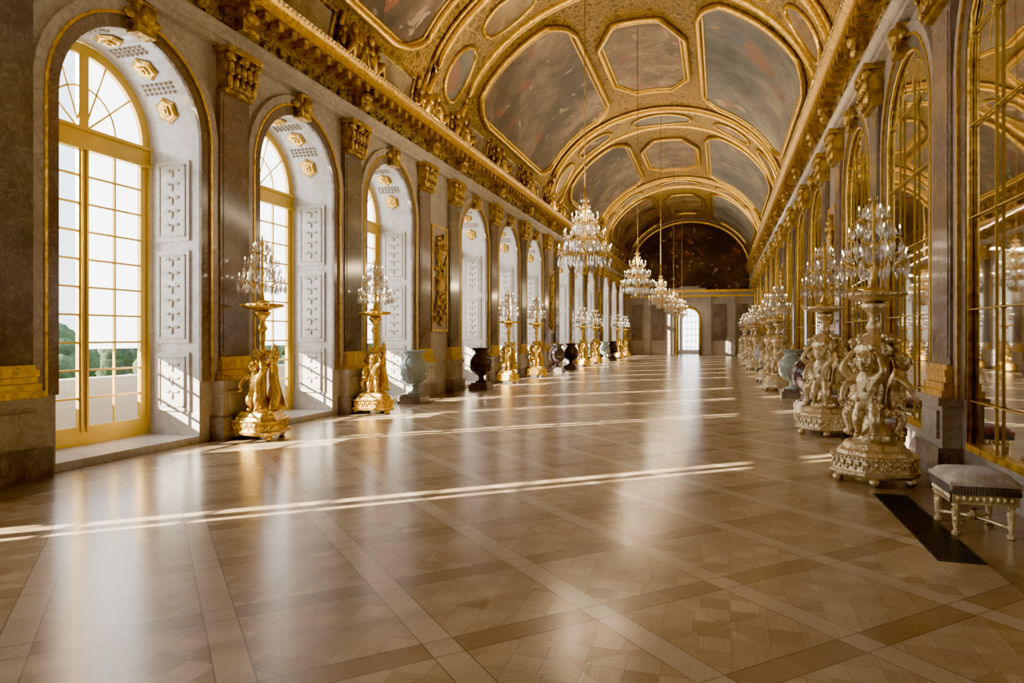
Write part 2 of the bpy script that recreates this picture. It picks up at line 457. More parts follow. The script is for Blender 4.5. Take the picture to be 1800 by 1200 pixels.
# archivolts (both sides): red inner band, pale outer band, impost
nt_ = 0
for side in 'LR':
    for i, c in enumerate(CENT):
        nt_ += 1
        root = empty('trim_%d' % nt_, P(side, c, 0, 0)); root['kind'] = 'structure'
        tag(root, 'marble archivolt framing the %s arch from the near end of the %s wall' % (ORD[i], 'window' if side == 'L' else 'mirror'), 'moulding')
        inv = Matrix.Translation(-Vector(P(side, c, 0, 0)))
        def band(r0, r1, d0, d1, name, ma):
            m = MB(); n = 22
            A0 = [(c + RAD + r0 - 0, 0.)]; 
            def ring(r): return [(c + RAD + r, .98)] + arch_pts(c, RAD + r, SPR, n) + [(c - RAD - r, .98)]
            a, b = ring(r0), ring(r1)
            for (p1, p2, q1, q2) in zip(a, a[1:], b, b[1:]):
                m.quad(P(side, *(p1[0], d1, p1[1])), P(side, p2[0], d1, p2[1]), P(side, q2[0], d1, q2[1]), P(side, q1[0], d1, q1[1]))
                m.quad(P(side, p1[0], d0, p1[1]), P(side, p2[0], d0, p2[1]), P(side, p2[0], d1, p2[1]), P(side, p1[0], d1, p1[1]))
                m.quad(P(side, q1[0], d0, q1[1]), P(side, q2[0], d0, q2[1]), P(side, q2[0], d1, q2[1]), P(side, q1[0], d1, q1[1]))
            me = m.mesh(name); me.transform(inv); link(name, me, ma, root)
        band(-.005, .17, -.005, .05, 'inner_band', ROUGE if side == 'L' else VERT)
        band(.17, .21, -.005, .085, 'bead_moulding', GOLD)
        band(.21, .36, -.005, .07, 'outer_band', CREAM)
        m = MB()                                  # gilded keystone with a mask-like boss
        m.box(P(side, c, .1, SPR + RAD + .18), (.2, .34, .46)); m.ball(P(side, c, .2, SPR + RAD + .22), (.1, .13, .17))
        m.ball(P(side, c - .2, .12, SPR + RAD + .2), (.06, .14, .07)); m.ball(P(side, c + .2, .12, SPR + RAD + .2), (.06, .14, .07))
        me = m.mesh('keystone'); me.transform(inv); link('keystone', me, GOLDD, root)

# pilasters
PIL = []
def capital_bm(m, w):
    m.box((.10, 0, 5.80), (.20, w * .96, .08)); m.box((.12, 0, 6.12), (.22, w * .9, .56), 0, 1.08); m.box((.17, 0, 6.45), (.34, w * 1.2, .10))
    for row, z in ((0, 5.95), (1, 6.18)):
        for k in range(5):
            y = (k - 2 + .5 * row * 0) * w * .21
            m.ball((.24 + .03 * row, y, z), (.055, w * .095, .14), 6, 5); m.ball((.29 + .03 * row, y, z + .12), (.04, w * .07, .045), 6, 4)
    for s in (-1, 1):
        m.ball((.27, s * w * .47, 6.34), (.09, .09, .09), 8, 6)
    m.ball((.3, 0, 6.36), (.06, .1, .09)); m.ball((.27, 0, 5.86), (.05, .2, .05))
def make_pilaster(w, shaft):
    root = empty('pilaster'); root['kind'] = 'structure'
    m = MB(); m.box((.12, 0, .19), (.28, w + .26, .38)); m.build('plinth', BRECHE, root)
    m = MB(); m.box((.10, 0, .64), (.2, w + .14, .52)); m.box((.12, 0, .93), (.26, w + .22, .1)); m.box((.215, 0, .64), (.03, w - .1, .34)); m.build('pedestal', GREY, root)
    m = MB(); m.box((.09, 0, 1.02), (.24, w + .14, .08))
    for z, p, h in ((1.10, .13, .1), (1.19, .10, .07), (1.27, .115, .08), (1.34, .085, .06)): m.box((.06, 0, z), (2 * p - .02, w + (p - .085) * 2, h))
    m.build('base', GOLD, root)
    m = MB(); m.box((.04, 0, 3.56), (.12, w, 4.4)); m.box((.103, 0, 3.56), (.012, w - .14, 4.2)); m.build('shaft', shaft, root)
    m = MB(); capital_bm(m, w); m.build('capital', GOLDD, root)
    return root
piers = []
cs = sorted(CENT)
for a, b in zip(cs, cs[1:]):
    if b - a < 5: piers.append(((a + b) / 2, 'n'))
    else: piers += [(a + RAD + .73, 'w'), (b - RAD - .73, 'w')]
piers.append((cs[-1] + RAD + .73, 'w')); piers.insert(0, (cs[0] - RAD - .73, 'w'))
protos = {}
for side in 'LR':
    for i, (y, k) in enumerate(piers):
        key = 'a' if i % 2 == 0 else 'b'
        if key not in protos: o = protos[key] = make_pilaster(.72, ROUGE if key == 'a' else VERT)
        else: o = copy_tree(protos[key])
        o.location = P(side, y, .0, 0); o.rotation_euler = (0, 0, 0 if side == 'L' else math.pi)
        tag(o, '%s pilaster from the near end of the %s wall, dark marble, gilded capital' % (ORD[i], 'window' if side == 'L' else 'mirror'), 'pilaster', 'marble pilasters', 'structure')
# panels of trophies on the wide piers
def relief(m, cx, cy, cz, w, h, rr, n=46):
    for k in range(n):
        t = k / n; y = cy + w * .5 * math.sin(k * 2.4) * (.35 + .65 * rr.random()); z = cz - h / 2 + h * t
        m.ball((cx + rr.random() * .05, y, z), (.05 + .04 * rr.random(), .05 + .09 * rr.random(), .05 + .08 * rr.random()), 6, 5)
def make_trophy(h=2.6):
    root = empty('trophy_panel')
    m = MB(); m.box((.02, 0, 0), (.06, 1.15, h + .5)); m.build('marble_panel', CREAM, root)
    m = MB()
    for s in (-1, 1): m.box((.06, s * .56, 0), (.05, .06, h + .5)); m.box((.06, 0, s * (h / 2 + .22)), (.05, 1.18, .06))
    m.build('frame', GOLD, root)
    m = MB(); relief(m, .07, 0, 0, .7, h, random.Random(3)); m.ball((.1, 0, .7), (.09, .24, .3)); m.ball((.1, 0, -.2), (.07, .3, .3))
    m.tube([(.1, -.45, -1.), (.12, .45, .9)], .035); m.tube([(.1, .45, -1.), (.12, -.45, .9)], .035)
    m.build('gilded_relief', GOLDD, root)
    return root
tp = None; wide = [(a + b) / 2 for a, b in zip(cs, cs[1:]) if b - a > 5]
for side in 'LR':
    for i, y in enumerate(wide):
        if tp is None: o = tp = make_trophy()
        else: o = copy_tree(tp)
        o.location = P(side, y, 0., 3.4); o.rotation_euler = (0, 0, 0 if side == 'L' else math.pi)
        tag(o, 'gilded trophy relief on a framed marble panel, %s along the %s wall' % (ORD[i], 'window' if side == 'L' else 'mirror'), 'relief', 'trophy panels on the wide piers')

# entablature and cornice
def sweep(side, prof, name, ma, lab, kind='structure'):
    m = MB()
    for (d1, z1), (d2, z2) in zip(prof, prof[1:]):
        m.quad(P(side, Y0, d1, z1), P(side, Y1, d1, z1), P(side, Y1, d2, z2), P(side, Y0, d2, z2))
    return m
for side in 'LR':
    nm = 'window' if side == 'L' else 'mirror'
    nt_ += 1
    m = sweep(side, [(0, ZE[0]), (.16, ZE[0]), (.16, ZE[0] + .1), (.2, ZE[0] + .1), (.2, ZE[0] + .2), (.27, ZE[0] + .26), (.27, ZE[1]), (0, ZE[1])], '', None, '')
    tag(m.build('trim_%d' % nt_, CREAM, kind='structure'), 'pale stepped architrave above the arches of the %s wall' % nm, 'moulding')
    nt_ += 1
    m = sweep(side, [(.14, ZE[1]), (.16, ZE[2])], '', None, '')
    y = Y0 + .4; k = 0
    rr = random.Random(5)
    while y < min(Y1, 45):
        for q in range(7):
            m.ball(P(side, y + rr.uniform(-.3, .3), .17, ZE[1] + .17 + rr.uniform(-.09, .09)), (.06, .05 + .1 * rr.random(), .05 + .05 * rr.random()), 6, 4)
        y += .85
    tag(m.build('trim_%d' % nt_, FRIEZE, kind='structure'), 'gilded frieze of scrolls on the %s wall' % nm, 'frieze')
    nt_ += 1
    root = empty('trim_%d' % nt_, (0, 0, 0)); tag(root, 'gilded projecting cornice on brackets along the %s wall' % nm, 'cornice', None, 'structure')
    m = sweep(side, [(.16, ZE[2]), (.30, ZE[2] + .03), (.30, ZE[2] + .10), (.58, ZE[2] + .16), (.58, ZE[2] + .26), (.64, ZE[2] + .30), (.72, ZE[3]), (.0, ZE[3] + .02)], '', None, '')
    m.build('cornice_moulding', GOLD, root)
    m = MB(); y = Y0 + .2
    while y < Y1 - .2:
        m.box(P(side, y, .40, ZE[2] + .06), (.30, .13, .14)); y += .39
    m.build('brackets', GOLDD, root)
    m = MB(); y = Y0 + .2
    while y < 40:
        m.ball(P(side, y, .70, ZE[3] - .02), (.035, .04, .035), 5, 4); y += .13
    m.build('bead_edge', SILVERG, root)
    m = MB()
    for (yy, kk) in piers:                         # console brackets over pilasters
        m.box(P(side, yy, .28, ZE[1] + .18), (.3, .42, .36)); m.ball(P(side, yy, .44, ZE[1] + .26), (.1, .2, .1)); m.ball(P(side, yy, .4, ZE[1] + .06), (.09, .15, .08))
    m.build('consoles', GOLDD, root)

# vault
def V(s, y, ins=0.):
    a = s * math.pi / 2
    return (XC + (VW - ins) * math.sin(a), y, ZE[3] + (VR - ins) * math.cos(a))
m = MB(); NS = 36; NY = 20; i0 = 0
for j in range(NY + 1):
    for k in range(NS + 1): m.v.append(V(-1 + 2 * k / NS, Y0 + (Y1 - Y0) * j / NY))
for j in range(NY):
    for k in range(NS):
        a = j * (NS + 1) + k; m.face((a, a + 1, a + NS + 2, a + NS + 1), True)
ceil = tag(m.build('ceiling', ORN, kind='structure'), 'painted and gilded barrel vault over the whole hall', 'ceiling')

ribs = [y for y in wide]
def vstrip(s0, s1, ylo, yhi, ins, n=20):
    m = MB()
    for k in range(n):
        a, b = s0 + (s1 - s0) * k / n, s0 + (s1 - s0) * (k + 1) / n
        ya0, ya1, yb0, yb1 = ylo(a), yhi(a), ylo(b), yhi(b)
        for t in range(4):
            f = lambda lo, hi, q: lo + (hi - lo) * q / 4
            m.quad(V(a, f(ya0, ya1, t), ins), V(a, f(ya0, ya1, t + 1), ins), V(b, f(yb0, yb1, t + 1), ins), V(b, f(yb0, yb1, t), ins), True)
    return m
def outline_tube(m, s0, s1, ylo, yhi, ins, r, n=24):
    pts = [V(s0 + (s1 - s0) * k / n, ylo(s0 + (s1 - s0) * k / n), ins) for k in range(n + 1)]
    pts += [V(s1 - (s1 - s0) * k / n, yhi(s1 - (s1 - s0) * k / n), ins) for k in range(n + 1)]
    m.tube(pts, r, 6, True)
for i, y in enumerate(ribs):
    nt_ += 1
    root = empty('trim_%d' % nt_, (0, 0, 0)); tag(root, 'ornamented transverse rib band across the vault, %s from the near end' % ORD[i], 'rib', None, 'structure')
    vstrip(-1, 1, lambda s: y - 1.15, lambda s: y + 1.15, .12, 32).build('rib_band', RIBM, root)
    m = MB()
    for q in (-1.2, 1.2):
        pts = [V(-1 + 2 * k / 40, y + q, .12) for k in range(41)]
        m.tube(pts, .13, 8); m.tube([V(-1 + 2 * k / 40, y + q * 1.2, .08) for k in range(41)], .06, 6)
    m.build('gilded_moulding', GOLD, root)
    for j, s in enumerate((-.72, -.42, 0., .42, .72)):
        hw = .12 if s else .17
        el = lambda t, sg, s=s, hw=hw: y + sg * (.62 if s else .75) * math.sqrt(max(0., 1 - ((t - s) / hw) ** 2))
        vstrip(s - hw, s + hw, lambda t: el(t, -1), lambda t: el(t, 1), .16, 18).build('painted_medallion', PAINTS[(i + j) % 3], root)
        m = MB(); outline_tube(m, s - hw, s + hw, lambda t: el(t, -1), lambda t: el(t, 1), .18, .06, 20); m.build('medallion_frame', GOLD, root)
# framed paintings between the ribs (structure of the painted ceiling)
bays = [(a + 1.5, b - 1.5) for a, b in zip([ribs[0] - 14.] + ribs, ribs + [Y1 + 1.0])]
for i, (a, b) in enumerate(bays):
    a = max(a, Y0 + .3); L = b - a; mid = (a + b) / 2
    if L < 3: continue
    def add(nm, s0, s1, lo, hi, pm, lab):
        root = empty(nm, (0, 0, 0)); tag(root, lab, 'painting', 'framed frescoes of the vault')
        vstrip(s0, s1, lo, hi, .07, 22).build('fresco', pm, root)
        m = MB(); outline_tube(m, s0, s1, lo, hi, .1, .10); outline_tube(m, s0 + (.02 if s0 < s1 else -.02), s1 - (.02 if s0 < s1 else -.02), lambda t: lo(t) + .2, lambda t: hi(t) - .2, .08, .05); m.build('gilded_frame', GOLD, root)
    def notch(s, s0, s1, hw):
        f = (s - s0) / (s1 - s0)
        e = min(f, 1 - f)
        return hw * (1. if e > .16 else .72 + .28 * math.sqrt(e / .16))
    bn = ['nearest', 'second', 'third', 'fourth', 'last'][min(i, 4)]
    add('ceiling_painting', -.80, -.24, lambda t: mid - notch(t, -.80, -.24, L * .44), lambda t: mid + notch(t, -.80, -.24, L * .44), PAINTS[0], 'large brown gold-framed fresco, window side of the %s vault bay' % bn)
    add('ceiling_painting', .24, .80, lambda t: mid - notch(t, .24, .80, L * .44), lambda t: mid + notch(t, .24, .80, L * .44), PAINTS[1], 'large grey cloudy gold-framed fresco, mirror side of the %s vault bay' % bn)
    oc = lambda t: (L * .30) * (1. if abs(t) < .09 else 1 - (abs(t) - .09) / .09 * .45)
    add('ceiling_painting', -.18, .18, lambda t: mid - oc(t), lambda t: mid + oc(t), PAINTS[2], 'ochre octagonal fresco along the crown of the %s vault bay' % bn)
# small framed panels along the foot of the vault, over every window and mirror
nt_ += 1
hr = tag(empty('trim_%d' % nt_), 'row of small gold framed panels along the foot of the vault', 'panels', None, 'structure')
for sgn in (-1, 1):
    for c in CENT:
        lo = lambda t, c=c: c - 1.0; hi = lambda t, c=c: c + 1.0
        vstrip(sgn * .85, sgn * .965, lo, hi, .05, 5).build('painted_panel', PAINTS[2 if sgn < 0 else 0], hr)
        m = MB(); outline_tube(m, sgn * .85, sgn * .965, lo, hi, .07, .05, 8)
        for q in (-1.3, 1.3):
            m.tube([V(sgn * (.83 + .02 * k), c + q, .06) for k in range(8)], .07, 6); m.ball(V(sgn * .9, c + q, .12), (.12, .12, .2), 6, 5)
        m.build('panel_frame', GOLDD, hr)
# gilded stucco groups standing on the cornice
def make_stucco():
    rr = random.Random(11); root = empty('stucco_group')
    m = MB()
    m.ball((.05, 0, .55), (.16, .5, .52), 10, 8); m.tube([(.12, -.45, .1), (.2, 0, .65), (.12, .45, .1)], .09, 6)
    m.box((.0, 0, .1), (.3, 1.2, .2)); m.build('shield', GOLDD, root)
    for s in (-1, 1):                               # reclining figures either side
        m = MB()
        m.tube([(.08, s * .95, .16), (.12, s * .78, .5), (.1, s * .62, .72)], [.15, .17, .12], 8)   # torso
        m.ball((.12, s * .6, .9), (.11, .1, .13), 8, 6)
        m.tube([(.1, s * .95, .2), (.3, s * 1.2, .42), (.22, s * 1.5, .1)], [.13, .1, .05], 7)
        m.tube([(.05, s * .95, .16), (.15, s * 1.3, .2), (.1, s * 1.65, .12)], [.13, .09, .05], 7)
        m.tube([(.15, s * .66, .7), (.25, s * .5, .55), (.18, s * .3, .6)], [.07, .055, .045], 6)
        m.build('figure', GOLD, root)
    m = MB()
    for k in range(26): m.ball((.02 + .12 * rr.random(), rr.uniform(-1.5, 1.5), .15 + .25 * rr.random() + .5 * rr.random() * rr.random()), (.08, .07 + .07 * rr.random(), .06 + .08 * rr.random()), 6, 4)
    m.build('foliage', GOLDD, root)
    return root
st = None
for side in 'LR':
    for i, (y, k) in enumerate([p for p in piers if 3 < p[0] < 48]):
        if st is None: o = st = make_stucco()
        else: o = copy_tree(st)
        o.location = P(side, y, .24, ZE[3] + .03); o.scale = (.8, .56, 1.0); o.rotation_euler = (0, 0, 0 if side == 'L' else math.pi)
        tag(o, 'gilded stucco shield with reclining figures, %s wall cornice, %s from near end' % ('window' if side == 'L' else 'mirror', ORD[i]), 'stucco sculpture', 'gilded stucco groups on the cornices')

# end walls
def endwall(y, name, lab, door):
    m = MB(); dw = .85; ds = 3.25
    if door:
        m.quad((XL, y, 0), (XC - dw, y, 0), (XC - dw, y, ZE[3]), (XL, y, ZE[3])); m.quad((XC + dw, y, 0), (XR, y, 0), (XR, y, ZE[3]), (XC + dw, y, ZE[3]))
        a = [(XC + dw * math.cos(math.pi * k / 16), ds + dw * math.sin(math.pi * k / 16)) for k in range(17)]
        for (x1, z1), (x2, z2) in zip(a, a[1:]): m.quad((x1, y, z1), (x2, y, z2), (x2, y, ZE[3]), (x1, y, ZE[3]))
        pth = [(XC + dw, 0)] + a + [(XC - dw, 0)]
        for (x1, z1), (x2, z2) in zip(pth, pth[1:]): m.quad((x1, y, z1), (x2, y, z2), (x2, y + 1.2, z2), (x1, y + 1.2, z1))
    else: m.quad((XL, y, 0), (XR, y, 0), (XR, y, ZE[3]), (XL, y, ZE[3]))
    n = 36
    for k in range(n):
        a, b = V(-1 + 2 * k / n, y), V(-1 + 2 * (k + 1) / n, y)
        m.quad((a[0], y, ZE[3]), (b[0], y, ZE[3]), b, a)
    return tag(m.build(name, GREY, kind='structure'), lab, 'wall')
we = endwall(Y1, 'wall_end', 'far end wall with an arched doorway under a painted lunette', True)
endwall(Y0, 'wall_back', 'plain marble wall closing the near end', False)
m = MB()
for k in range(36):
    a, b = V(-1 + 2 * k / 36, Y1 - .05, .35), V(-1 + 2 * (k + 1) / 36, Y1 - .05, .35)
    m.quad((a[0], Y1 - .05, 5.75), (b[0], Y1 - .05, 5.75), b, a)
m.build('lunette_fresco', PAINTS[3], we)
m = MB(); m.tube([V(-1 + 2 * k / 40, Y1 - .1, .3) for k in range(41)], .14, 6)
m.box((XC, Y1 - .2, 5.62), (10.7, .5, .2)); m.box((XC, Y1 - .12, 5.2), (10.7, .3, .16)); m.build('lunette_frame', GOLD, we)
m = MB(); m.box((XC, Y1 - .1, 5.4), (10.7, .2, .3)); m.box((XC, Y1 - .25, 5.8), (3., .3, .16)); m.box((XC, Y1 - .25, 5.95), (1.8, .3, .2), 0, .8)
for s in (-1, 1):
    for q in (1.6, 3.6):
        m.box((XC + s * q, Y1 - .1, 2.6), (.6, .22, 5.1))
m.build('end_pilasters', CREAM, we)
m = MB()
for s in (-1, 1):
    m.box((XC + s * 2.6, Y1 - .04, 2.9), (1.1, .06, 3.2)); m.box((XC + s * 4.5, Y1 - .04, 2.9), (.9, .06, 3.2))
m.build('end_panels', ROUGE, we)
m = MB()
pa = [(XC + .98 * math.cos(math.pi * k / 16), Y1 - .06, 3.25 + .98 * math.sin(math.pi * k / 16)) for k in range(17)]
m.tube([(XC + .98, Y1 - .06, 0)] + pa + [(XC - .98, Y1 - .06, 0)], .11, 6); m.build('door_surround', GOLD, we)
# room beyond the doorway, with its own window
m = MB(); x0, x1, ya, yb = XC - 2.5, XC + 2.5, Y1 + 1.2, Y1 + 6
m.quad((x0, ya, 0), (x0, yb, 0), (x0, yb, 6), (x0, ya, 6)); m.quad((x1, ya, 0), (x1, yb, 0), (x1, yb, 6), (x1, ya, 6))
m.quad((x0, yb, 0), (x1, yb, 0), (x1, yb, 6), (x0, yb, 6)); m.quad((x0, ya, 6), (x1, ya, 6), (x1, yb, 6), (x0, yb, 6)); m.quad((x0, Y1, 0.0), (x1, Y1, 0.0), (x1, yb, 0.0), (x0, yb, 0.0))
tag(m.build('wall_salon', CREAM, kind='structure'), 'pale room seen through the far doorway', 'wall')
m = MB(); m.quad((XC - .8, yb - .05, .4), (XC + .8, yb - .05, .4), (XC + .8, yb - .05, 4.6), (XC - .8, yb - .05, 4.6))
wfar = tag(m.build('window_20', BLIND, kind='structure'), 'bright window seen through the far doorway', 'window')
m = MB()
for q in (-.4, 0, .4): m.box((XC + q, yb - .08, 2.5), (.05, .04, 4.2))
for q in range(7): m.box((XC, yb - .08, .6 + q * .6), (1.6, .04, .05))
m.build('window_bars', GREY, wfar)

# ---------------------------------------------------------------- windows
XW = XL - DEP
FT = .19
def make_window(c):
    root = empty('window_1', (XW, c, 0)); root['kind'] = 'structure'
    rf = RAD - .02; zt, zb = 4.62, .12
    m = MB()
    d = .07
    for s in (-1, 1): m.box((0, s * (rf - FT / 2), (zb + SPR) / 2), (d, FT, SPR - zb))
    m.box((0, 0, (zb + SPR + rf) / 2 - .02), (d - .008, .165, SPR + rf - zb - .08))
    m.box((0, 0, zt), (d + .03, 2 * rf, .26)); m.box((.03, 0, zt + .14), (d + .05, 2 * rf, .05)); m.box((.03, 0, zt - .14), (d + .05, 2 * rf, .05))
    m.box((0, 0, zb + .13), (d + .012, 2 * rf, .27))
    a = [(rf * math.cos(math.pi * k / 20), SPR + rf * math.sin(math.pi * k / 20)) for k in range(21)]
    b = [((rf - .15) * math.cos(math.pi * k / 20), SPR + (rf - .15) * math.sin(math.pi * k / 20)) for k in range(21)]
    for p, p2, q, q2 in zip(a, a[1:], b, b[1:]):
        m.quad((d / 2, p[0], p[1]), (d / 2, p2[0], p2[1]), (d / 2, q2[0], q2[1]), (d / 2, q[0], q[1]))
        m.quad((d / 2, q[0], q[1]), (d / 2, q2[0], q2[1]), (-d / 2, q2[0], q2[1]), (-d / 2, q[0], q[1]))
        m.quad((-d / 2, p[0], p[1]), (-d / 2, p2[0], p2[1]), (-d / 2, q2[0], q2[1]), (-d / 2, q[0], q[1]))
    for s in (-1, 1): m.box((.045, s * (rf - .05), 2.5), (.03, .05, 4.2)); m.box((.05, s * .045, 2.4), (.02, .03, 4.2))
    m.build('window_frame', GOLDP, root)
    m = MB(); g = .028
    w0, w1 = .0825, rf - FT; mid = (w0 + w1) / 2
    for s in (-1, 1):
        m.box((0, s * mid, (zt + zb) / 2 + .06), (.04, g, zt - zb - .4))
        for k in range(1, 10):
            z = zb + .27 + k * (zt - zb - .40) / 10
            m.box((0, s * mid, z), (.045, w1 - w0, g))
    # fan of the arched head
    z0 = zt + .16
    for ang in (38, 68, 112, 142):
        q = R(ang); m.tube([(0, .1 * math.cos(q), z0), (0, (rf - .12) * math.cos(q), SPR + (rf - .12) * math.sin(q))], .016, 4)
    m.tube([(0, .58 * math.cos(math.pi * k / 14), z0 + .62 * math.sin(math.pi * k / 14)) for k in range(15)], .016, 4)
    m.build('glazing_bars', GOLDP, root)
    m = MB(); poly = [(-.012, -rf, zb), (-.012, rf, zb)] + [(-.012, y, z) for y, z in a]
    i = len(m.v); m.v += poly; m.face(tuple(range(i, i + len(poly)))); m.build('pane', GLASS, root)
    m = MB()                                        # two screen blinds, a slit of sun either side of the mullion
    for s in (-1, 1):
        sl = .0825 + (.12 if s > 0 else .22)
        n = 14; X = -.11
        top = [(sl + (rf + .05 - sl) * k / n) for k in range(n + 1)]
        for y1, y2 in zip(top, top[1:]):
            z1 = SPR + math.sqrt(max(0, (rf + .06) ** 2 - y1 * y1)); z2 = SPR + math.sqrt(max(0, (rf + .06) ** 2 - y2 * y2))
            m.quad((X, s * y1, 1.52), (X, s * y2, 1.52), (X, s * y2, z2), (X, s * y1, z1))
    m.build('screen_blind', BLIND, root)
    return root
wp = None
for i, c in enumerate(CENT):
    if wp is None: o = wp = make_window(c)
    else: o = copy_tree(wp)
    o.name = 'window_%d' % (i + 1); o.location = (XW, c, 0)
    tag(o, 'tall arched gilt-framed window with lowered white blinds, %s from the near end' % ORD[i], 'window', 'windows of the gallery', 'structure')

for o in [q for q in COL.objects if q.name == 'window_1']:   # unseen strip added behind the camera, blocking sun through the blind slits
    m = MB(); m.quad((-.13, -.34, .1), (-.13, .25, .1), (-.13, .25, 6.05), (-.13, -.34, 6.05)); m.build('slit_blocker', BLIND, o)
# ---------------------------------------------------------------- mirrors
def make_mirror():
    root = empty('arched_mirror')
    n = 20; zb = .42
    m = MB(); a = [(RAD * math.cos(math.pi * k / n), SPR + RAD * math.sin(math.pi * k / n)) for k in range(n + 1)]
    poly = [(-.03, -RAD, zb), (-.03, RAD, zb)] + [(-.03, y, z) for y, z in a]
    m.v += poly; m.face(tuple(range(len(poly)))[::-1]); m.build('mirror_glass', MIRROR, root)
    m = MB(); g = .011
    for s in (-1, 1): m.box((0, s * .413, 2.95), (.03, g, 5.0))
    for k in range(6): m.box((0, 0, .98 + 1.04 * k), (.03, 2 * RAD if k < 5 else 1.6, g))
    for k in range(5):
        for s in (-1, 1): m.ball((.015, s * .413, .98 + 1.04 * k), (.015, .025, .025), 6, 4)
    m.tube([(0, .6 * math.cos(math.pi * k / 16), SPR + .62 * math.sin(math.pi * k / 16)) for k in range(17)], .006, 4)
    for ang in (35, 65, 115, 145):
        q = R(ang); m.tube([(0, .6 * math.cos(q), SPR + .62 * math.sin(q)), (0, RAD * math.cos(q), SPR + RAD * math.sin(q))], .006, 4)
    m.build('glazing_strips', GOLDP, root)
    m = MB(); m.tube([(.0, RAD - .03, zb)] + [(.0, y * .975, SPR + (z - SPR) * .975) for y, z in a] + [(.0, -RAD + .03, zb)], .035, 6); m.box((.0, 0, zb + .03), (.07, 2 * RAD, .08)); m.build('gilded_frame', GOLD, root)
    return root
mp = None
for i, c in enumerate(CENT):
    if mp is None: o = mp = make_mirror()
    else: o = copy_tree(mp)
    o.location = (XR - .012, c, 0); o.rotation_euler = (0, 0, math.pi)
    tag(o, 'tall arched mirror of gilt-edged panels, %s from the near end' % ORD[i], 'mirror', 'mirrors facing the windows')

# ---------------------------------------------------------------- skin figures
def skin_mesh(name, verts, edges, radii, root=0, sub=1):
    me = bpy.data.meshes.new(name); me.from_pydata(verts, edges, []); o = bpy.data.objects.new(name, me); COL.objects.link(o)
    md = o.modifiers.new('s', 'SKIN'); md.use_smooth_shade = True
    sv = me.skin_vertices[0].data
    for k, r in enumerate(radii): sv[k].radius = (r, r) if not isinstance(r, tuple) else r; sv[k].use_root = (k == root)
    sb = o.modifiers.new('u', 'SUBSURF'); sb.levels = sub; sb.render_levels = sub
    dg = bpy.context.evaluated_depsgraph_get(); ev = o.evaluated_get(dg)
    out = bpy.data.meshes.new_from_object(ev); out.name = name
    bpy.data.objects.remove(o); 
    for p in out.polygons: p.use_smooth = True
    return out
def body(scale, pose):
    """pose: dict of joints -> verts/edges/radii of one continuous figure"""
    names = list(pose['j'].keys()); idx = {n: k for k, n in enumerate(names)}
    verts = [tuple(c * scale for c in pose['j'][n][0]) for n in names]
    rad = [pose['j'][n][1] * scale for n in names]
    edges = [(idx[a], idx[b]) for a, b in pose['e']]
    return verts, edges, rad, idx['pelvis']
E_BODY = [('pelvis', 'waist'), ('waist', 'chest'), ('chest', 'neck'), ('neck', 'jaw'), ('jaw', 'head'), ('jaw', 'nose'),
          ('chest', 'shL'), ('shL', 'elL'), ('elL', 'wrL'), ('wrL', 'haL'), ('chest', 'shR'), ('shR', 'elR'), ('elR', 'wrR'), ('wrR', 'haR'),
          ('pelvis', 'hiL'), ('hiL', 'knL'), ('knL', 'anL'), ('anL', 'toL'), ('pelvis', 'hiR'), ('hiR', 'knR'), ('knR', 'anR'), ('anR', 'toR')]
WOMAN = {'e': E_BODY, 'j': {
    'pelvis': ((0, 0, .78), .135), 'waist': ((.01, .01, .95), .105), 'chest': ((.02, .03, 1.13), .135), 'neck': ((.03, .04, 1.30), .052),
    'jaw': ((.035, .06, 1.37), .07), 'head': ((.035, .05, 1.47), .09), 'nose': ((.035, .15, 1.395), .014),
    'shL': ((-.16, .02, 1.22), .06), 'elL': ((-.28, .06, 1.40), .046), 'wrL': ((-.16, .08, 1.60), .034), 'haL': ((-.10, .08, 1.68), .038),
    'shR': ((.19, .03, 1.22), .06), 'elR': ((.32, .06, 1.38), .046), 'wrR': ((.20, .09, 1.60), .034), 'haR': ((.13, .09, 1.68), .038),
    'hiL': ((-.09, .0, .70), .105), 'knL': ((-.16, .08, .38), .075), 'anL': ((-.24, -.02, .08), .045), 'toL': ((-.27, .09, .035), .04),
    'hiR': ((.09, .0, .70), .105), 'knR': ((.11, .12, .40), .075), 'anR': ((.10, .08, .08), .045), 'toR': ((.11, .20, .035), .04)}}
PUTTO = {'e': E_BODY, 'j': {
    'pelvis': ((0, 0, .42), .105), 'waist': ((0, .02, .53), .10), 'chest': ((0, .02, .65), .105), 'neck': ((0, .03, .755), .055),
    'jaw': ((0, .055, .81), .075), 'head': ((0, .04, .885), .092), 'nose': ((0, .14, .83), .014),
    'shL': ((-.12, .02, .70), .055), 'elL': ((-.21, .08, .80), .045), 'wrL': ((-.14, .02, .95), .034), 'haL': ((-.08, -.02, 1.02), .036),
    'shR': ((.12, .02, .70), .055), 'elR': ((.2, .10, .64), .045), 'wrR': ((.22, .18, .52), .034), 'haR': ((.2, .2, .45), .036),
    'hiL': ((-.075, .02, .37), .085), 'knL': ((-.12, .14, .24), .068), 'anL': ((-.1, .1, .06), .04), 'toL': ((-.12, .19, .03), .036),
    'hiR': ((.075, .02, .37), .085), 'knR': ((.09, .10, .21), .068), 'anR': ((.1, .02, .06), .04), 'toR': ((.1, .12, .03), .036)}}
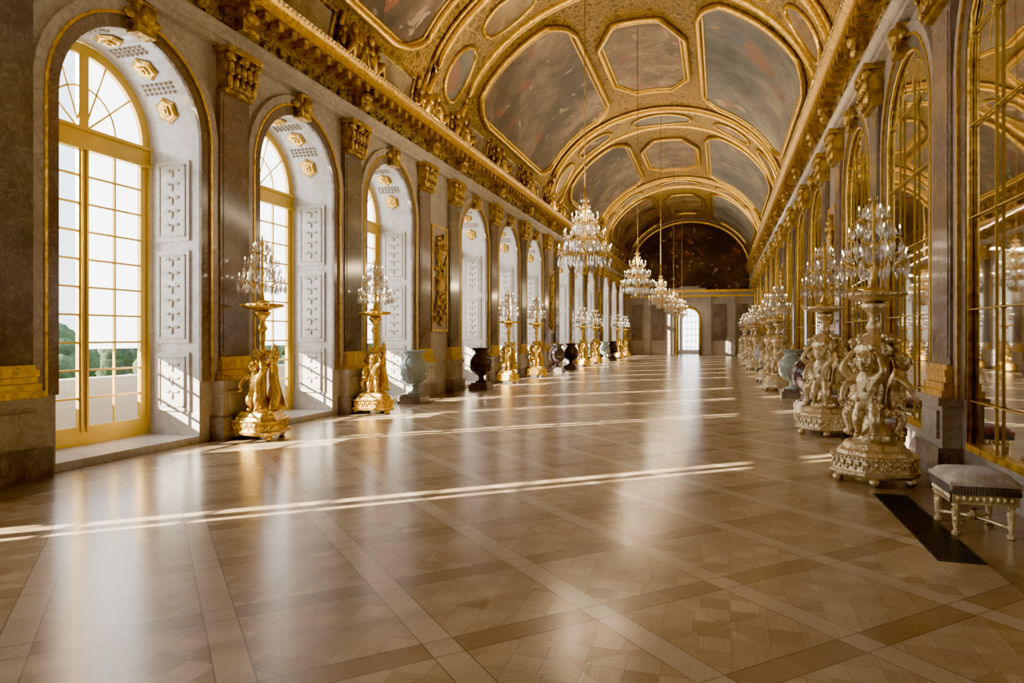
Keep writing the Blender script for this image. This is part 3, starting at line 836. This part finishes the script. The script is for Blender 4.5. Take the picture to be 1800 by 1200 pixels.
def finish(me, pose, hc, hr, curls):
    """heads with faces and hair, hands with fingers, joined into the figure mesh"""
    m = MB(); x, y, z = hc
    m.ball(hc, (hr * .80, hr * .92, hr * 1.08), 16, 12)
    m.ball((x, y + hr * .30, z - hr * .62), (hr * .52, hr * .50, hr * .46), 10, 8)              # jaw
    m.tube([(x, y + hr * .86, z + hr * .22), (x, y + hr * 1.08, z - hr * .16), (x, y + hr * .90, z - hr * .24)], [hr * .07, hr * .15, hr * .10], 6)
    m.ball((x, y + hr * .80, z - hr * .50), (hr * .24, hr * .10, hr * .06), 8, 5); m.ball((x, y + hr * .78, z - hr * .61), (hr * .18, hr * .10, hr * .06), 8, 5)
    for q in (-1, 1):
        m.ball((x + q * hr * .33, y + hr * .78, z + hr * .08), (hr * .15, hr * .10, hr * .09), 8, 6)
        m.tube([(x + q * hr * .14, y + hr * .90, z + hr * .22), (x + q * hr * .36, y + hr * .86, z + hr * .29), (x + q * hr * .56, y + hr * .68, z + hr * .2)], hr * .055, 5)
        m.ball((x + q * hr * .80, y, z - hr * .05), (hr * .09, hr * .17, hr * .22), 6, 6)
        m.ball((x + q * hr * .42, y + hr * .55, z - hr * .3), (hr * .26, hr * .26, hr * .24), 8, 6)
    rr = random.Random(6)
    for k in range(curls):
        a = rr.uniform(-.2, 1.) * math.pi - math.pi * .9; t = rr.uniform(.15, 1.)
        u = math.sqrt(1 - (1 - t) ** 2) if t < 1 else 1
        m.ball((x + hr * .82 * u * math.cos(a), y - hr * .12 + hr * .85 * u * math.sin(a) , z + hr * (1.05 - .8 * t)), hr * rr.uniform(.2, .3), 7, 5)
    for sd in 'LR':
        w = Vector(pose['j']['wr' + sd][0]); h = Vector(pose['j']['ha' + sd][0]); d = (h - w).normalized()
        side = d.cross(Vector((0, 1, 0))); side = side.normalized() if side.length > .1 else Vector((1, 0, 0)); nrm = side.cross(d)
        rad = pose['j']['ha' + sd][1]; L = rad * 1.6
        for k in range(4):
            o = h + side * rad * (.62 * (k - 1.5)) + d * rad * .5; ln = L * (.82, 1., .95, .75)[k]
            m.tube([o, o + d * ln * .5 + nrm * ln * .1, o + d * ln * .85 + nrm * ln * .4], [rad * .26, rad * .24, rad * .17], 5)
        o = h + side * rad * (-.8); m.tube([o - d * rad * .3, o - side * rad * .5 + d * rad * .3, o - side * rad * .6 + d * rad * .9 + nrm * rad * .3], [rad * .3, rad * .26, rad * .18], 5)
    b = bmesh.new(); b.from_mesh(me); t = m.mesh('t'); b.from_mesh(t); b.to_mesh(me); b.free(); bpy.data.meshes.remove(t)
    for p in me.polygons: p.use_smooth = True
    return me
E_BODY[:] = [q for q in E_BODY if q not in (('jaw', 'head'), ('jaw', 'nose'))]
for ps in (WOMAN, PUTTO):
    for k in ('head', 'nose'): ps['j'].pop(k)
WOMAN['j']['jaw'] = ((.035, .05, 1.40), .055); PUTTO['j']['jaw'] = ((0, .045, .83), .055)
v, e, r, rt = body(1.0, WOMAN); WOMAN_ME = finish(skin_mesh('figure', v, e, r, rt, 2), WOMAN, (.035, .065, 1.47), .105, 34)
v, e, r, rt = body(1.0, PUTTO); PUTTO_ME = finish(skin_mesh('putto', v, e, r, rt, 2), PUTTO, (0, .06, .90), .108, 30)

HEX = [(.50 * math.cos(R(a)), .50 * math.sin(R(a))) for a in (-12, 12, 48, 72, 108, 132, 168, 192, 228, 252, 288, 312)]
TRI = []
for k in range(3):
    a = R(120 * k - 90)
    for da, rr in ((-.28, .52), (.28, .52), (1.05, .36)):
        TRI.append((rr * math.cos(a + da), rr * math.sin(a + da)))
def base_parts(root, g, poly, rfoot):
    m = MB(); m.prism(poly, [(.09, .96), (.12, 1.0), (.15, 1.0), (.155, .93), (.29, .90), (.295, .97), (.325, .97), (.33, .84), (.37, .80), (.40, .72), (.45, .66), (.47, .60)])
    m.build('base', g, root)
    n = 60; m = MB()
    for k in range(len(poly)):
        a, b = poly[k], poly[(k + 1) % len(poly)]
        q = max(2, int(math.dist(a, b) / .05))
        for j in range(q):
            t = (j + .5) / q; x, y = a[0] + (b[0] - a[0]) * t, a[1] + (b[1] - a[1]) * t
            m.ball((x * .975, y * .975, .31), .016, 5, 4); m.ball((x * .925, y * .925, .225 + .02 * (-1) ** j), (.02, .02, .038), 5, 4)
    m.build('carved_band', g, root)
    k = 3 if len(poly) == 9 else 6
    for j in range(k):
        a = R(360 / k * j - 90) if k == 3 else R(60 * j)
        m = MB(); m.ball((rfoot * math.cos(a), rfoot * math.sin(a), .05), (.062, .062, .05), 8, 6); m.ball((rfoot * .95 * math.cos(a), rfoot * .95 * math.sin(a), .09), (.05, .05, .03), 6, 4)
        m.build('foot', g, root)
def tray_parts(root, g, z0):
    m = MB(); m.lathe([(.05, z0), (.09, z0 + .06), (.05, z0 + .14), (.045, z0 + .2), (.11, z0 + .27), (.15, z0 + .33), (.10, z0 + .36)], n=24); m.build('stem', g, root)
    m = MB(); m.lathe([(.10, z0 + .36), (.26, z0 + .40), (.33, z0 + .43), (.335, z0 + .47), (.30, z0 + .475), (.02, z0 + .46)], n=20)
    for k in range(20): m.ball((.335 * math.cos(k * .314), .335 * math.sin(k * .314), z0 + .45), .022, 5, 4)
    m.build('tray', g, root)
def make_torchere_woman(g):
    root = empty('torchere'); base_parts(root, g, TRI, .44)
    m = MB(); m.lathe([(.17, .46), (.13, .54), (.08, .64), (.07, .9), (.075, 1.1), (.12, 1.2), (.13, 1.27), (.07, 1.33), (.05, 1.4), (.045, 1.6), (.06, 1.72), (.05, 1.8)], n=24); m.build('shaft', g, root)
    me = WOMAN_ME.copy(); me.transform(Matrix.Translation((-.06, .20, .47)) @ Matrix.Scale(.64, 4) @ Matrix.Rotation(R(3), 4, 'X')); link('figure', me, g, root)
    for k, a in enumerate((140, 250)):
        me = PUTTO_ME.copy(); me.transform(Matrix.Rotation(R(a), 4, 'Z') @ Matrix.Translation((0, .17, .47)) @ Matrix.Scale(.84, 4)); link('putto', me, g, root)
    m = MB()                                           # drapery swirling round hips and one leg
    prof = [(.105, 1.03), (.13, .96), (.16, .86), (.21, .73), (.27, .60), (.30, .49)]
    i = len(m.v); n = 22
    for j, (q, z) in enumerate(prof):
        for k in range(n):
            a = 2 * math.pi * k / n; f = 1 + .18 * math.sin(5 * a + j * .5) * j / 5
            m.v.append((q * .8 * f * math.cos(a) - .06 - .02 * j, .19 + q * f * math.sin(a) * .55, z))
    for j in range(len(prof) - 1):
        for k in range(n):
            if 3 <= k <= 6 and j > 1: continue
            a, b = i + j * n + k, i + j * n + (k + 1) % n; m.face((a, b, b + n, a + n), True)
    m.tube([(-.2, .12, 1.06), (-.38, .08, .9), (-.46, .1, .7), (-.5, .14, .5)], [.03, .06, .07, .03], 7)
    m.build('drapery', g, root)
    m = MB()
    for t in range(16):
        an = t * .393; m.ball((.12 * math.cos(an), .12 * math.sin(an), 1.42 + .05 * math.sin(3 * an)), (.045, .045, .04), 6, 5)
    m.build('garland', g, root)
    tray_parts(root, g, 1.78)
    return root
def make_torchere_putti(g):
    root = empty('torchere'); base_parts(root, g, HEX, .44)
    m = MB(); m.lathe([(.24, .46), (.20, .56), (.12, .66), (.10, .9), (.13, 1.1), (.10, 1.3), (.16, 1.45), (.22, 1.56), (.16, 1.66), (.08, 1.75), (.06, 1.8)], n=24); m.build('shaft', g, root)
    for k in range(3):
        me = PUTTO_ME.copy(); me.transform(Matrix.Rotation(R(120 * k + 10), 4, 'Z') @ Matrix.Translation((0, .17, .52)) @ Matrix.Rotation(R(-4), 4, 'X')); link('putto', me, g, root)
        m = MB(); a = R(120 * k + 70); pts = []
        for t in range(9):
            f = t / 8; an = R(120 * k + 10 + 90) + (f) * R(120)
            pts.append((.27 * math.cos(an), .27 * math.sin(an), 1.12 - .3 * math.sin(math.pi * f)))
        for p in pts: m.ball(p, (.05, .05, .045), 6, 5); m.ball((p[0] * 1.15, p[1] * 1.15, p[2] - .03), .03, 5, 4)
        m.build('garland', g, root)
    m = MB(); rr = random.Random(4)
    for k in range(40):
        a = rr.random() * 6.283; q = .12 + .12 * rr.random(); m.ball((q * math.cos(a), q * math.sin(a), 1.52 + .2 * rr.random()), .03 + .025 * rr.random(), 6, 4)
    m.build('flowers', g, root)
    tray_parts(root, g, 1.76)
    return root

def make_girandole():
    root = empty('girandole')
    m = MB(); m.lathe([(.13, 0), (.13, .03), (.04, .07), (.025, .2), (.05, .28), (.02, .36), (.02, .95), (.04, 1.0), (.015, 1.08), (.002, 1.16)], n=10); m.build('stem', GOLD, root)
    arms = MB(); dr = MB(); rr = random.Random(9); cand = []
    for z, q, n in ((.34, .36, 8), (.62, .27, 6), (.86, .17, 4)):
        for k in range(n):
            a = 2 * math.pi * (k + .5 * (n == 6)) / n; x, y = math.cos(a), math.sin(a)
            arms.tube([(0, 0, z), (x * q * .5, y * q * .5, z - .06), (x * q, y * q, z + .04)], .009, 5)
            cand.append((x * q, y * q, z + .05))
            for t in range(3):
                f = .45 + .27 * t
                dr.drop((x * q * f, y * q * f, z - .02 - .03 * (t == 1)), .024, .15)
            dr.drop((x * (q + .02), y * (q + .02), z + .02), .034, .20); dr.drop((x * (q - .05), y * (q - .05), z + .16), .03, .15); dr.drop((x * (q * .55), y * (q * .55), z + .2), .03, .18)
        for k in range(n * 2):
            a = 2 * math.pi * k / (n * 2); dr.drop((q * .8 * math.cos(a), q * .8 * math.sin(a), z - .01), .022, .13)
        for k in range(n):                            # swags of crystal beads to the tier above
            a = 2 * math.pi * (k + .5) / n
            for t in range(6):
                f = t / 5; w = q * (1 - f * .75); dr.drop((w * math.cos(a), w * math.sin(a), z + .05 + .24 * f * f), .016, .05)
    arms.build('arms', GOLD, root); dr.build('crystal_drops', CRYSTAL, root, kind='stuff')
    cm = MB(); cm.lathe([(.022, 0), (.026, .012), (.009, .016), (.009, .07)], n=6); cme = cm.mesh('candle'); cme.materials.append(WICK)
    fm = MB(); fm.lathe([(.003, .07), (.009, .085), (.006, .105), (.001, .12)], n=6); fme = fm.mesh('bulb'); fme.materials.append(FLAME)
    for p in cand:
        c = link('candle', cme, None, root, p); link('bulb', fme, None, c)
    return root

def place(proto, side_lab, pos, rz, lab, cat, grp, first):
    o = proto if first else copy_tree(proto)
    o.location = pos; o.rotation_euler = (0, 0, rz); tag(o, lab, cat, grp); return o
tw, tpu, gi = make_torchere_woman(GOLD), make_torchere_putti(SILVERG), make_girandole()
TY = [9.755, 13.685]; RY = [9.05, 13.1]; fg = True
far = ['nearest', 'second', 'third', 'fourth', 'fifth', 'sixth', 'seventh', 'eighth']
for i in range(8):
    y = TY[i % 2] + 14 * (i // 2)
    place(tw, '', (-7.36, y, 0), R(-70) if i % 2 == 0 else R(-55), '%s gold torchere along the windows, draped woman and cherubs around a shaft' % far[i], 'torchere', 'gold torcheres by the window wall', i == 0)
    place(gi, '', (-7.36, y, 2.256), .3 * i, 'crystal girandole standing on the %s gold torchere along the windows' % far[i], 'candelabrum', 'girandoles on the torcheres', i == 0)
for i in range(8):
    y = RY[i % 2] + 14 * (i // 2)
    place(tpu, '', (1.76, y, 0), R(20 + 7 * i), '%s pale gilt torchere along the mirrors, three cherubs around a shaft' % far[i], 'torchere', 'pale torcheres by the mirror wall', i == 0)
    place(gi, '', (1.76, y, 2.236), .2 + .3 * i, 'crystal girandole standing on the %s pale torchere along the mirrors' % far[i], 'candelabrum', 'girandoles on the torcheres', False)

# ---------------------------------------------------------------- chandeliers
def make_chandelier():
    root = empty('chandelier'); rr = random.Random(12)
    m = MB(); m.lathe([(.03, -.75), (.09, -.68), (.05, -.55), (.03, -.3), (.1, -.1), (.06, .05), (.03, .3), (.08, .55), (.03, .75), (.02, 1.0)], n=10); m.build('stem', GOLD, root)
    arms = MB(); dr = MB(); cand = []
    for z, q, n in ((-.32, .54, 12), (.0, .42, 10), (.34, .26, 6)):
        for k in range(n):
            a = 2 * math.pi * k / n; x, y = math.cos(a), math.sin(a)
            arms.tube([(0, 0, z - .05), (x * q * .5, y * q * .5, z - .15), (x * q, y * q, z + .03)], .012, 5); cand.append((x * q, y * q, z + .04))
            for t in range(3): dr.drop((x * q * (.4 + .3 * t), y * q * (.4 + .3 * t), z - .08), .03, .2)
        arms.tube([(q * .7 * math.cos(k * .314), q * .7 * math.sin(k * .314), z - .06) for k in range(20)], .012, 4, True)
        for k in range(n * 3):
            a = 2 * math.pi * k / (n * 3); dr.drop((q * .7 * math.cos(a), q * .7 * math.sin(a), z - .06), .024, .16)
        for k in range(n):
            a = 2 * math.pi * (k + .5) / n
            for t in range(7):
                f = t / 6; w = q * (1 - .7 * f); dr.drop((w * math.cos(a), w * math.sin(a), z + .02 + .42 * f * f), .02, .07)
    for k in range(30):
        a = rr.random() * 6.283; dr.drop((.2 * rr.random() * math.cos(a), .2 * rr.random() * math.sin(a), -.5 - .1 * rr.random()), .03, .16)
    arms.build('arms', GOLD, root); dr.build('crystal_drops', CRYSTAL, root, kind='stuff')
    cm = MB(); cm.lathe([(.022, 0), (.026, .014), (.010, .02), (.010, .08)], n=6); cme = cm.mesh('candle'); cme.materials.append(WICK)
    fm = MB(); fm.lathe([(.004, .08), (.011, .098), (.007, .12), (.001, .135)], n=6); fme = fm.mesh('bulb'); fme.materials.append(FLAME)
    for p in cand:
        c = link('candle', cme, None, root, p); link('bulb', fme, None, c)
    m = MB(); m.tube([(0, 0, 1.0), (0, 0, 8.25)], .012, 5); m.build('chain', GOLDD, root)
    return root
ch = make_chandelier()
CHY = [13.7, 23.0, 32.3, 41.6, 50.9]
for i, y in enumerate(CHY):
    place(ch, '', (XC, y, 3.72), .2 * i, 'crystal chandelier hanging on a long chain mid-hall, %s from the camera' % far[i], 'chandelier', 'chandeliers along the middle', i == 0)
    for k in range(3):
        ld = bpy.data.lights.new('chandelier_glow', 'POINT'); ld.energy = 26; ld.color = (1., .74, .42); ld.shadow_soft_size = .025
        lo = bpy.data.objects.new('chandelier_glow', ld); COL.objects.link(lo); lo.location = (XC + .5 * math.cos(2.1 * k), y + .5 * math.sin(2.1 * k), 4.25)

# ---------------------------------------------------------------- vases
def make_vase(ma):
    root = empty('vase')
    m = MB(); m.box((0, 0, .09), (.62, .62, .18)); m.box((0, 0, .21), (.52, .52, .06)); m.build('plinth', BRECHE, root)
    m = MB(); m.lathe([(.20, .24), (.20, .28), (.10, .33), (.085, .42), (.12, .45)], n=20); m.build('pedestal_foot', ma, root)
    m = MB(); m.lathe([(.10, .45), (.22, .50), (.33, .60), (.37, .72)], n=28, flute=.06); m.build('fluted_bowl', ma, root)
    m = MB(); m.lathe([(.37, .72), (.36, .95), (.30, 1.08), (.22, 1.16), (.21, 1.22), (.31, 1.30), (.33, 1.33), (.29, 1.34), (.18, 1.24)], n=28); m.build('body', ma, root)
    for s in (-1, 1):
        m = MB(); m.tube([(s * .34, 0, .92), (s * .46, 0, 1.0), (s * .44, 0, 1.14), (s * .29, 0, 1.2)], .03, 7); m.ball((s * .37, 0, .9), .05, 6, 5); m.build('handle', ma, root)
    return root
va, vb = make_vase(CELADON), make_vase(PORPH)
fa = fb = True
VL = [(-7.5, 16.0, 0, 'pale green'), (-7.30, 20.6, 1, 'dark porphyry'), (-7.30, 31.2, 1, 'dark porphyry'), (-7.30, 34.4, 1, 'dark porphyry'), (-7.30, 45.0, 0, 'pale green'), (-7.3, 48.4, 1, 'dark porphyry'),
      (1.95, 16.9, 1, 'dark porphyry'), (1.95, 20.5, 0, 'pale green'), (1.95, 31.0, 1, 'dark porphyry'), (1.95, 34.4, 0, 'pale green')]
cnt = {}
for x, y, k, nm in VL:
    p = vb if k else va; first = fb if k else fa
    o = p if first else copy_tree(p)
    if k: fb = False
    else: fa = False
    w = 'windows' if x < 0 else 'mirrors'; cnt[(nm, w)] = cnt.get((nm, w), -1) + 1
    o.location = (x, y, 0); o.rotation_euler = (0, 0, R(90))
    tag(o, '%s %s stone vase with fluted bowl along the %s' % (far[cnt[(nm, w)]], nm, w), 'vase', 'stone vases by the wide piers')

# ---------------------------------------------------------------- stools
def cushion_mat(name, col, col2):
    m, nt, out = mat(name); n = N(nt); co = n.coord()
    a = n.voro(co, 16.); b = n.noise(co, 40, 4)
    c = n.mix(n.math('LESS_THAN', a, .36), c4(col), c4(col2)); c = n.mix(.4, c, b, 'OVERLAY')
    p = n.bsdf(out, Base_Color=c, Roughness=.85, Normal=n.bump(n.math('ADD', a, b), .4, .01)); p.inputs['Sheen Weight'].default_value = .4
    return m
CUSH = [cushion_mat('silver_brocade', (.50, .42, .31), (.62, .55, .44)), cushion_mat('red_brocade', (.34, .10, .085), (.55, .42, .3))]
FRINGE = plain('fringe_threads', (.12, .10, .085), .9, 0, 60, .6, .6)
def make_stool(cm):
    root = empty('stool'); W, D = .50, .60
    m = MB(); n = 10
    for j in range(n + 1):
        for k in range(n + 1):
            u, w = -1 + 2 * k / n, -1 + 2 * j / n
            z = .47 + .075 * ((1 - u ** 4) * (1 - w ** 4)) ** .5
            m.v.append((u * (W / 2 + .02), w * (D / 2 + .02), z))
    for j in range(n):
        for k in range(n):
            a = j * (n + 1) + k; m.face((a, a + 1, a + n + 2, a + n + 1), True)
    b0 = [k for k in range(n + 1)] + [(j + 1) * (n + 1) - 1 for j in range(1, n + 1)] + [n * (n + 1) + k for k in range(n - 1, -1, -1)] + [j * (n + 1) for j in range(n - 1, 0, -1)]
    i = len(m.v)
    for q in b0: x, y, z = m.v[q]; m.v.append((x * .97, y * .97, .40))
    L = len(b0)
    for k in range(L): m.face((b0[k], i + k, i + (k + 1) % L, b0[(k + 1) % L]))
    m.face(tuple(i + k for k in range(L))); cu = m.build('cushion', cm, root)
    m = MB(); N_ = 22
    for s in (-1, 1):
        for k in range(N_):
            t = -1 + 2 * (k + .5) / N_
            m.box((s * (W / 2 + .012), t * D / 2, .405), (.014, D / N_ * .8, .075)); m.box((t * W / 2, s * (D / 2 + .012), .405), (W / N_ * .8, .014, .075))
    m.build('fringe', FRINGE, cu)
    m = MB()
    for s in (-1, 1):
        m.box((s * (W / 2 - .02), 0, .33), (.04, D, .09)); m.box((0, s * (D / 2 - .02), .33), (W, .04, .09))
        for k in range(9):
            t = -.8 + .2 * k; m.ball((s * W / 2, t * D / 2, .33), (.012, .022, .03), 6, 4); m.ball((t * W / 2, s * D / 2, .33), (.022, .012, .03), 6, 4)
        for k in range(16):
            t = -.94 + .125 * k; m.ball((s * W / 2, t * D / 2, .372), .010, 5, 4); m.ball((t * W / 2, s * D / 2, .372), .010, 5, 4)
    m.box((0, 0, .385), (W, D, .03)); m.build('apron', SILVERG, root)
    for sx in (-1, 1):
        for sy in (-1, 1):
            m = MB(); m.lathe([(.024, 0), (.034, .012), (.034, .035), (.02, .05), (.02, .075), (.024, .08), (.036, .23), (.02, .245), (.034, .26), (.036, .285), (.036, .34)], (sx * (W / 2 - .045), sy * (D / 2 - .045), 0), 8); m.build('leg', SILVERG, root)
    m = MB(); a, b = W / 2 - .045, D / 2 - .045
    for sx, sy in ((1, 1), (1, -1)):
        m.tube([(-sx * a, -sy * b, .09), (-sx * a * .5, -sy * b * .5, .11), (0, 0, .12), (sx * a * .5, sy * b * .5, .11), (sx * a, sy * b, .09)], .017, 6)
    m.lathe([(.03, .10), (.05, .13), (.02, .16), (.03, .18), (.005, .20)], n=8); m.build('stretcher', SILVERG, root)
    return root
sa, sb_ = make_stool(CUSH[0]), make_stool(CUSH[1]); fa = fb = True
SY = [(6.99, 0), (10.65, 1), (14.7, 1), (17.9, 0), (24.6, 0), (28.6, 1), (38.6, 0), (42.6, 1)]
for i, (y, k) in enumerate(SY):
    p = sb_ if k else sa; first = fb if k else fa
    o = p if first else copy_tree(p)
    if k: fb = False
    else: fa = False
    o.location = (2.15, y, 0)
    tag(o, '%s stool along the mirror wall, carved gilt legs and %s cushion' % (far[i], 'red' if k else 'silvery brocade'), 'stool', 'gilded stools along the mirrors')

# ---------------------------------------------------------------- floor grille
root = empty('floor_grille', (1.76, 7.10, 0)); tag(root, 'dark slatted heating grille set in the floor beside the pale stool', 'grille')
m = MB()
for s in (-1, 1): m.box((s * .155, 0, .003), (.02, 2.31, .006)); m.box((0, s * 1.15, .003), (.32, .02, .006))
m.build('frame', IRON, root)
m = MB(); k = -1.13
while k < 1.13: m.box((0, k, .003), (.30, .022, .006)); k += .042
m.build('slats', IRON, root)
m = MB(); m.box((0, 0, .001), (.3, 2.29, .001)); m.build('shade_sheet', plain('painted_shade', (.008, .007, .006), .9), root)  # flat near-black sheet painting the shade under the slats

# ---------------------------------------------------------------- outside
def leaf_mat(nm, c1, c2, sc):
    m, nt, out = mat(nm); n = N(nt); a = n.noise(n.coord(), sc, 5); n.bsdf(out, Base_Color=n.ramp(a, [(.35, c1), (.65, c2)]), Roughness=.9, Normal=n.bump(a, .8, .3)); return m
LAWN = leaf_mat('lawn', (.05, .11, .025), (.14, .22, .06), .25); TREE = leaf_mat('tree_leaves', (.015, .035, .012), (.06, .10, .035), 1.5); TERR = leaf_mat('terrace_gravel', (.42, .38, .31), (.52, .47, .39), 3.)
m = MB(); m.quad((-300, -150, -5), (-9.6, -150, -5), (-9.6, 300, -5), (-300, 300, -5)); tag(m.build('ground', LAWN, kind='structure'), 'green lawn of the garden below the windows', 'ground')
m = MB(); m.box((-9.95, (Y0 + Y1) / 2, .45), (.3, Y1 - Y0, 1.16)); m.box((-9.95, (Y0 + Y1) / 2, .0), (1.2, Y1 - Y0, .2)); y = Y0
tag(m.build('wall_balustrade', STONE, kind='structure'), 'grey stone parapet outside the windows', 'parapet')
rr = random.Random(21)
TREEP = []
for v_ in range(3):
    m = MB()
    for k in range(26):
        a = rr.random() * 6.283; q = rr.random() * 3.2; m.ball((q * math.cos(a), q * math.sin(a), 2.5 + 5 * rr.random() * (1 - q / 5)), 1.0 + 1.1 * rr.random(), 7, 5)
    tm = MB(); tm.lathe([(.4, 0), (.3, 2.5), (.22, 4)], n=7)
    TREEP.append((m.mesh('crown'), tm.mesh('trunk')))
BARK = plain('bark', (.06, .045, .03), .9)
for a, b in TREEP: a.materials.append(TREE); b.materials.append(BARK)
for i in range(54):
    x = -56 - 13.5 * (i % 3) - rr.random() * 1.5; y = -6 + i * 4.4
    root = empty('tree', (x, y, -5), rr.random() * 6); sc = rr.uniform(.85, 1.15); root.scale = (sc, sc, sc)
    tag(root, 'dark green tree at the edge of the garden seen through the window blinds', 'tree', 'trees of the garden')
    a, b = TREEP[i % 3]; link('crown', a, None, root); link('trunk', b, None, root)

# ---------------------------------------------------------------- lights, world, camera
az, el = R(50), R(20)
dirv = Vector((math.sin(az) * math.cos(el), math.cos(az) * math.cos(el), -math.sin(el)))
sd = bpy.data.lights.new('sun', 'SUN'); sd.energy = 30.; sd.color = (1., .87, .68); sd.angle = R(.5)
so = bpy.data.objects.new('sun', sd); COL.objects.link(so); so.rotation_euler = dirv.to_track_quat('-Z', 'Y').to_euler()
w = bpy.data.worlds.new('World'); S.world = w; w.use_nodes = True; nt = w.node_tree; nt.nodes.clear()
o_ = nt.nodes.new('ShaderNodeOutputWorld'); bg = nt.nodes.new('ShaderNodeBackground'); bg.inputs[0].default_value = (.78, .88, 1., 1); bg.inputs[1].default_value = 2.2
nt.links.new(bg.outputs[0], o_.inputs[0])
# added fill lights hidden on the cornices to brighten the vault
for x, s in ((XL + .45, 1), (XR - .45, -1)):
    for k in range(4):
        ld = bpy.data.lights.new('vault_fill', 'AREA'); ld.shape = 'RECTANGLE'; ld.size = .25; ld.size_y = 14; ld.energy = 310; ld.color = (1., .77, .47)
        lo = bpy.data.objects.new('vault_fill', ld); COL.objects.link(lo); lo.location = (x, 2 + 15 * k, ZE[3] + .12)
        lo.rotation_euler = Vector((s * .55, 0, 1)).to_track_quat('-Z', 'Y').to_euler()
cd = bpy.data.cameras.new('camera'); cam = bpy.data.objects.new('camera', cd); COL.objects.link(cam)
cd.lens = 24; cd.sensor_width = 36; cd.shift_y = -10 / 1800; cd.clip_end = 1000
cam.location = (0, 0, 1.72); cam.rotation_euler = (R(90), 0, R(16.93))
S.camera = cam
S.cycles.max_bounces = 7; S.cycles.diffuse_bounces = 4; S.cycles.glossy_bounces = 4; S.cycles.transmission_bounces = 3; S.cycles.transparent_max_bounces = 10
S.cycles.sample_clamp_indirect = 6; S.cycles.caustics_reflective = False; S.cycles.caustics_refractive = False
S.cycles.use_denoising = True
S.view_settings.view_transform = 'AgX'
try: S.view_settings.look = 'AgX - Punchy'
except Exception: pass
S.view_settings.exposure = 1.4
S.view_settings.gamma = 1.25
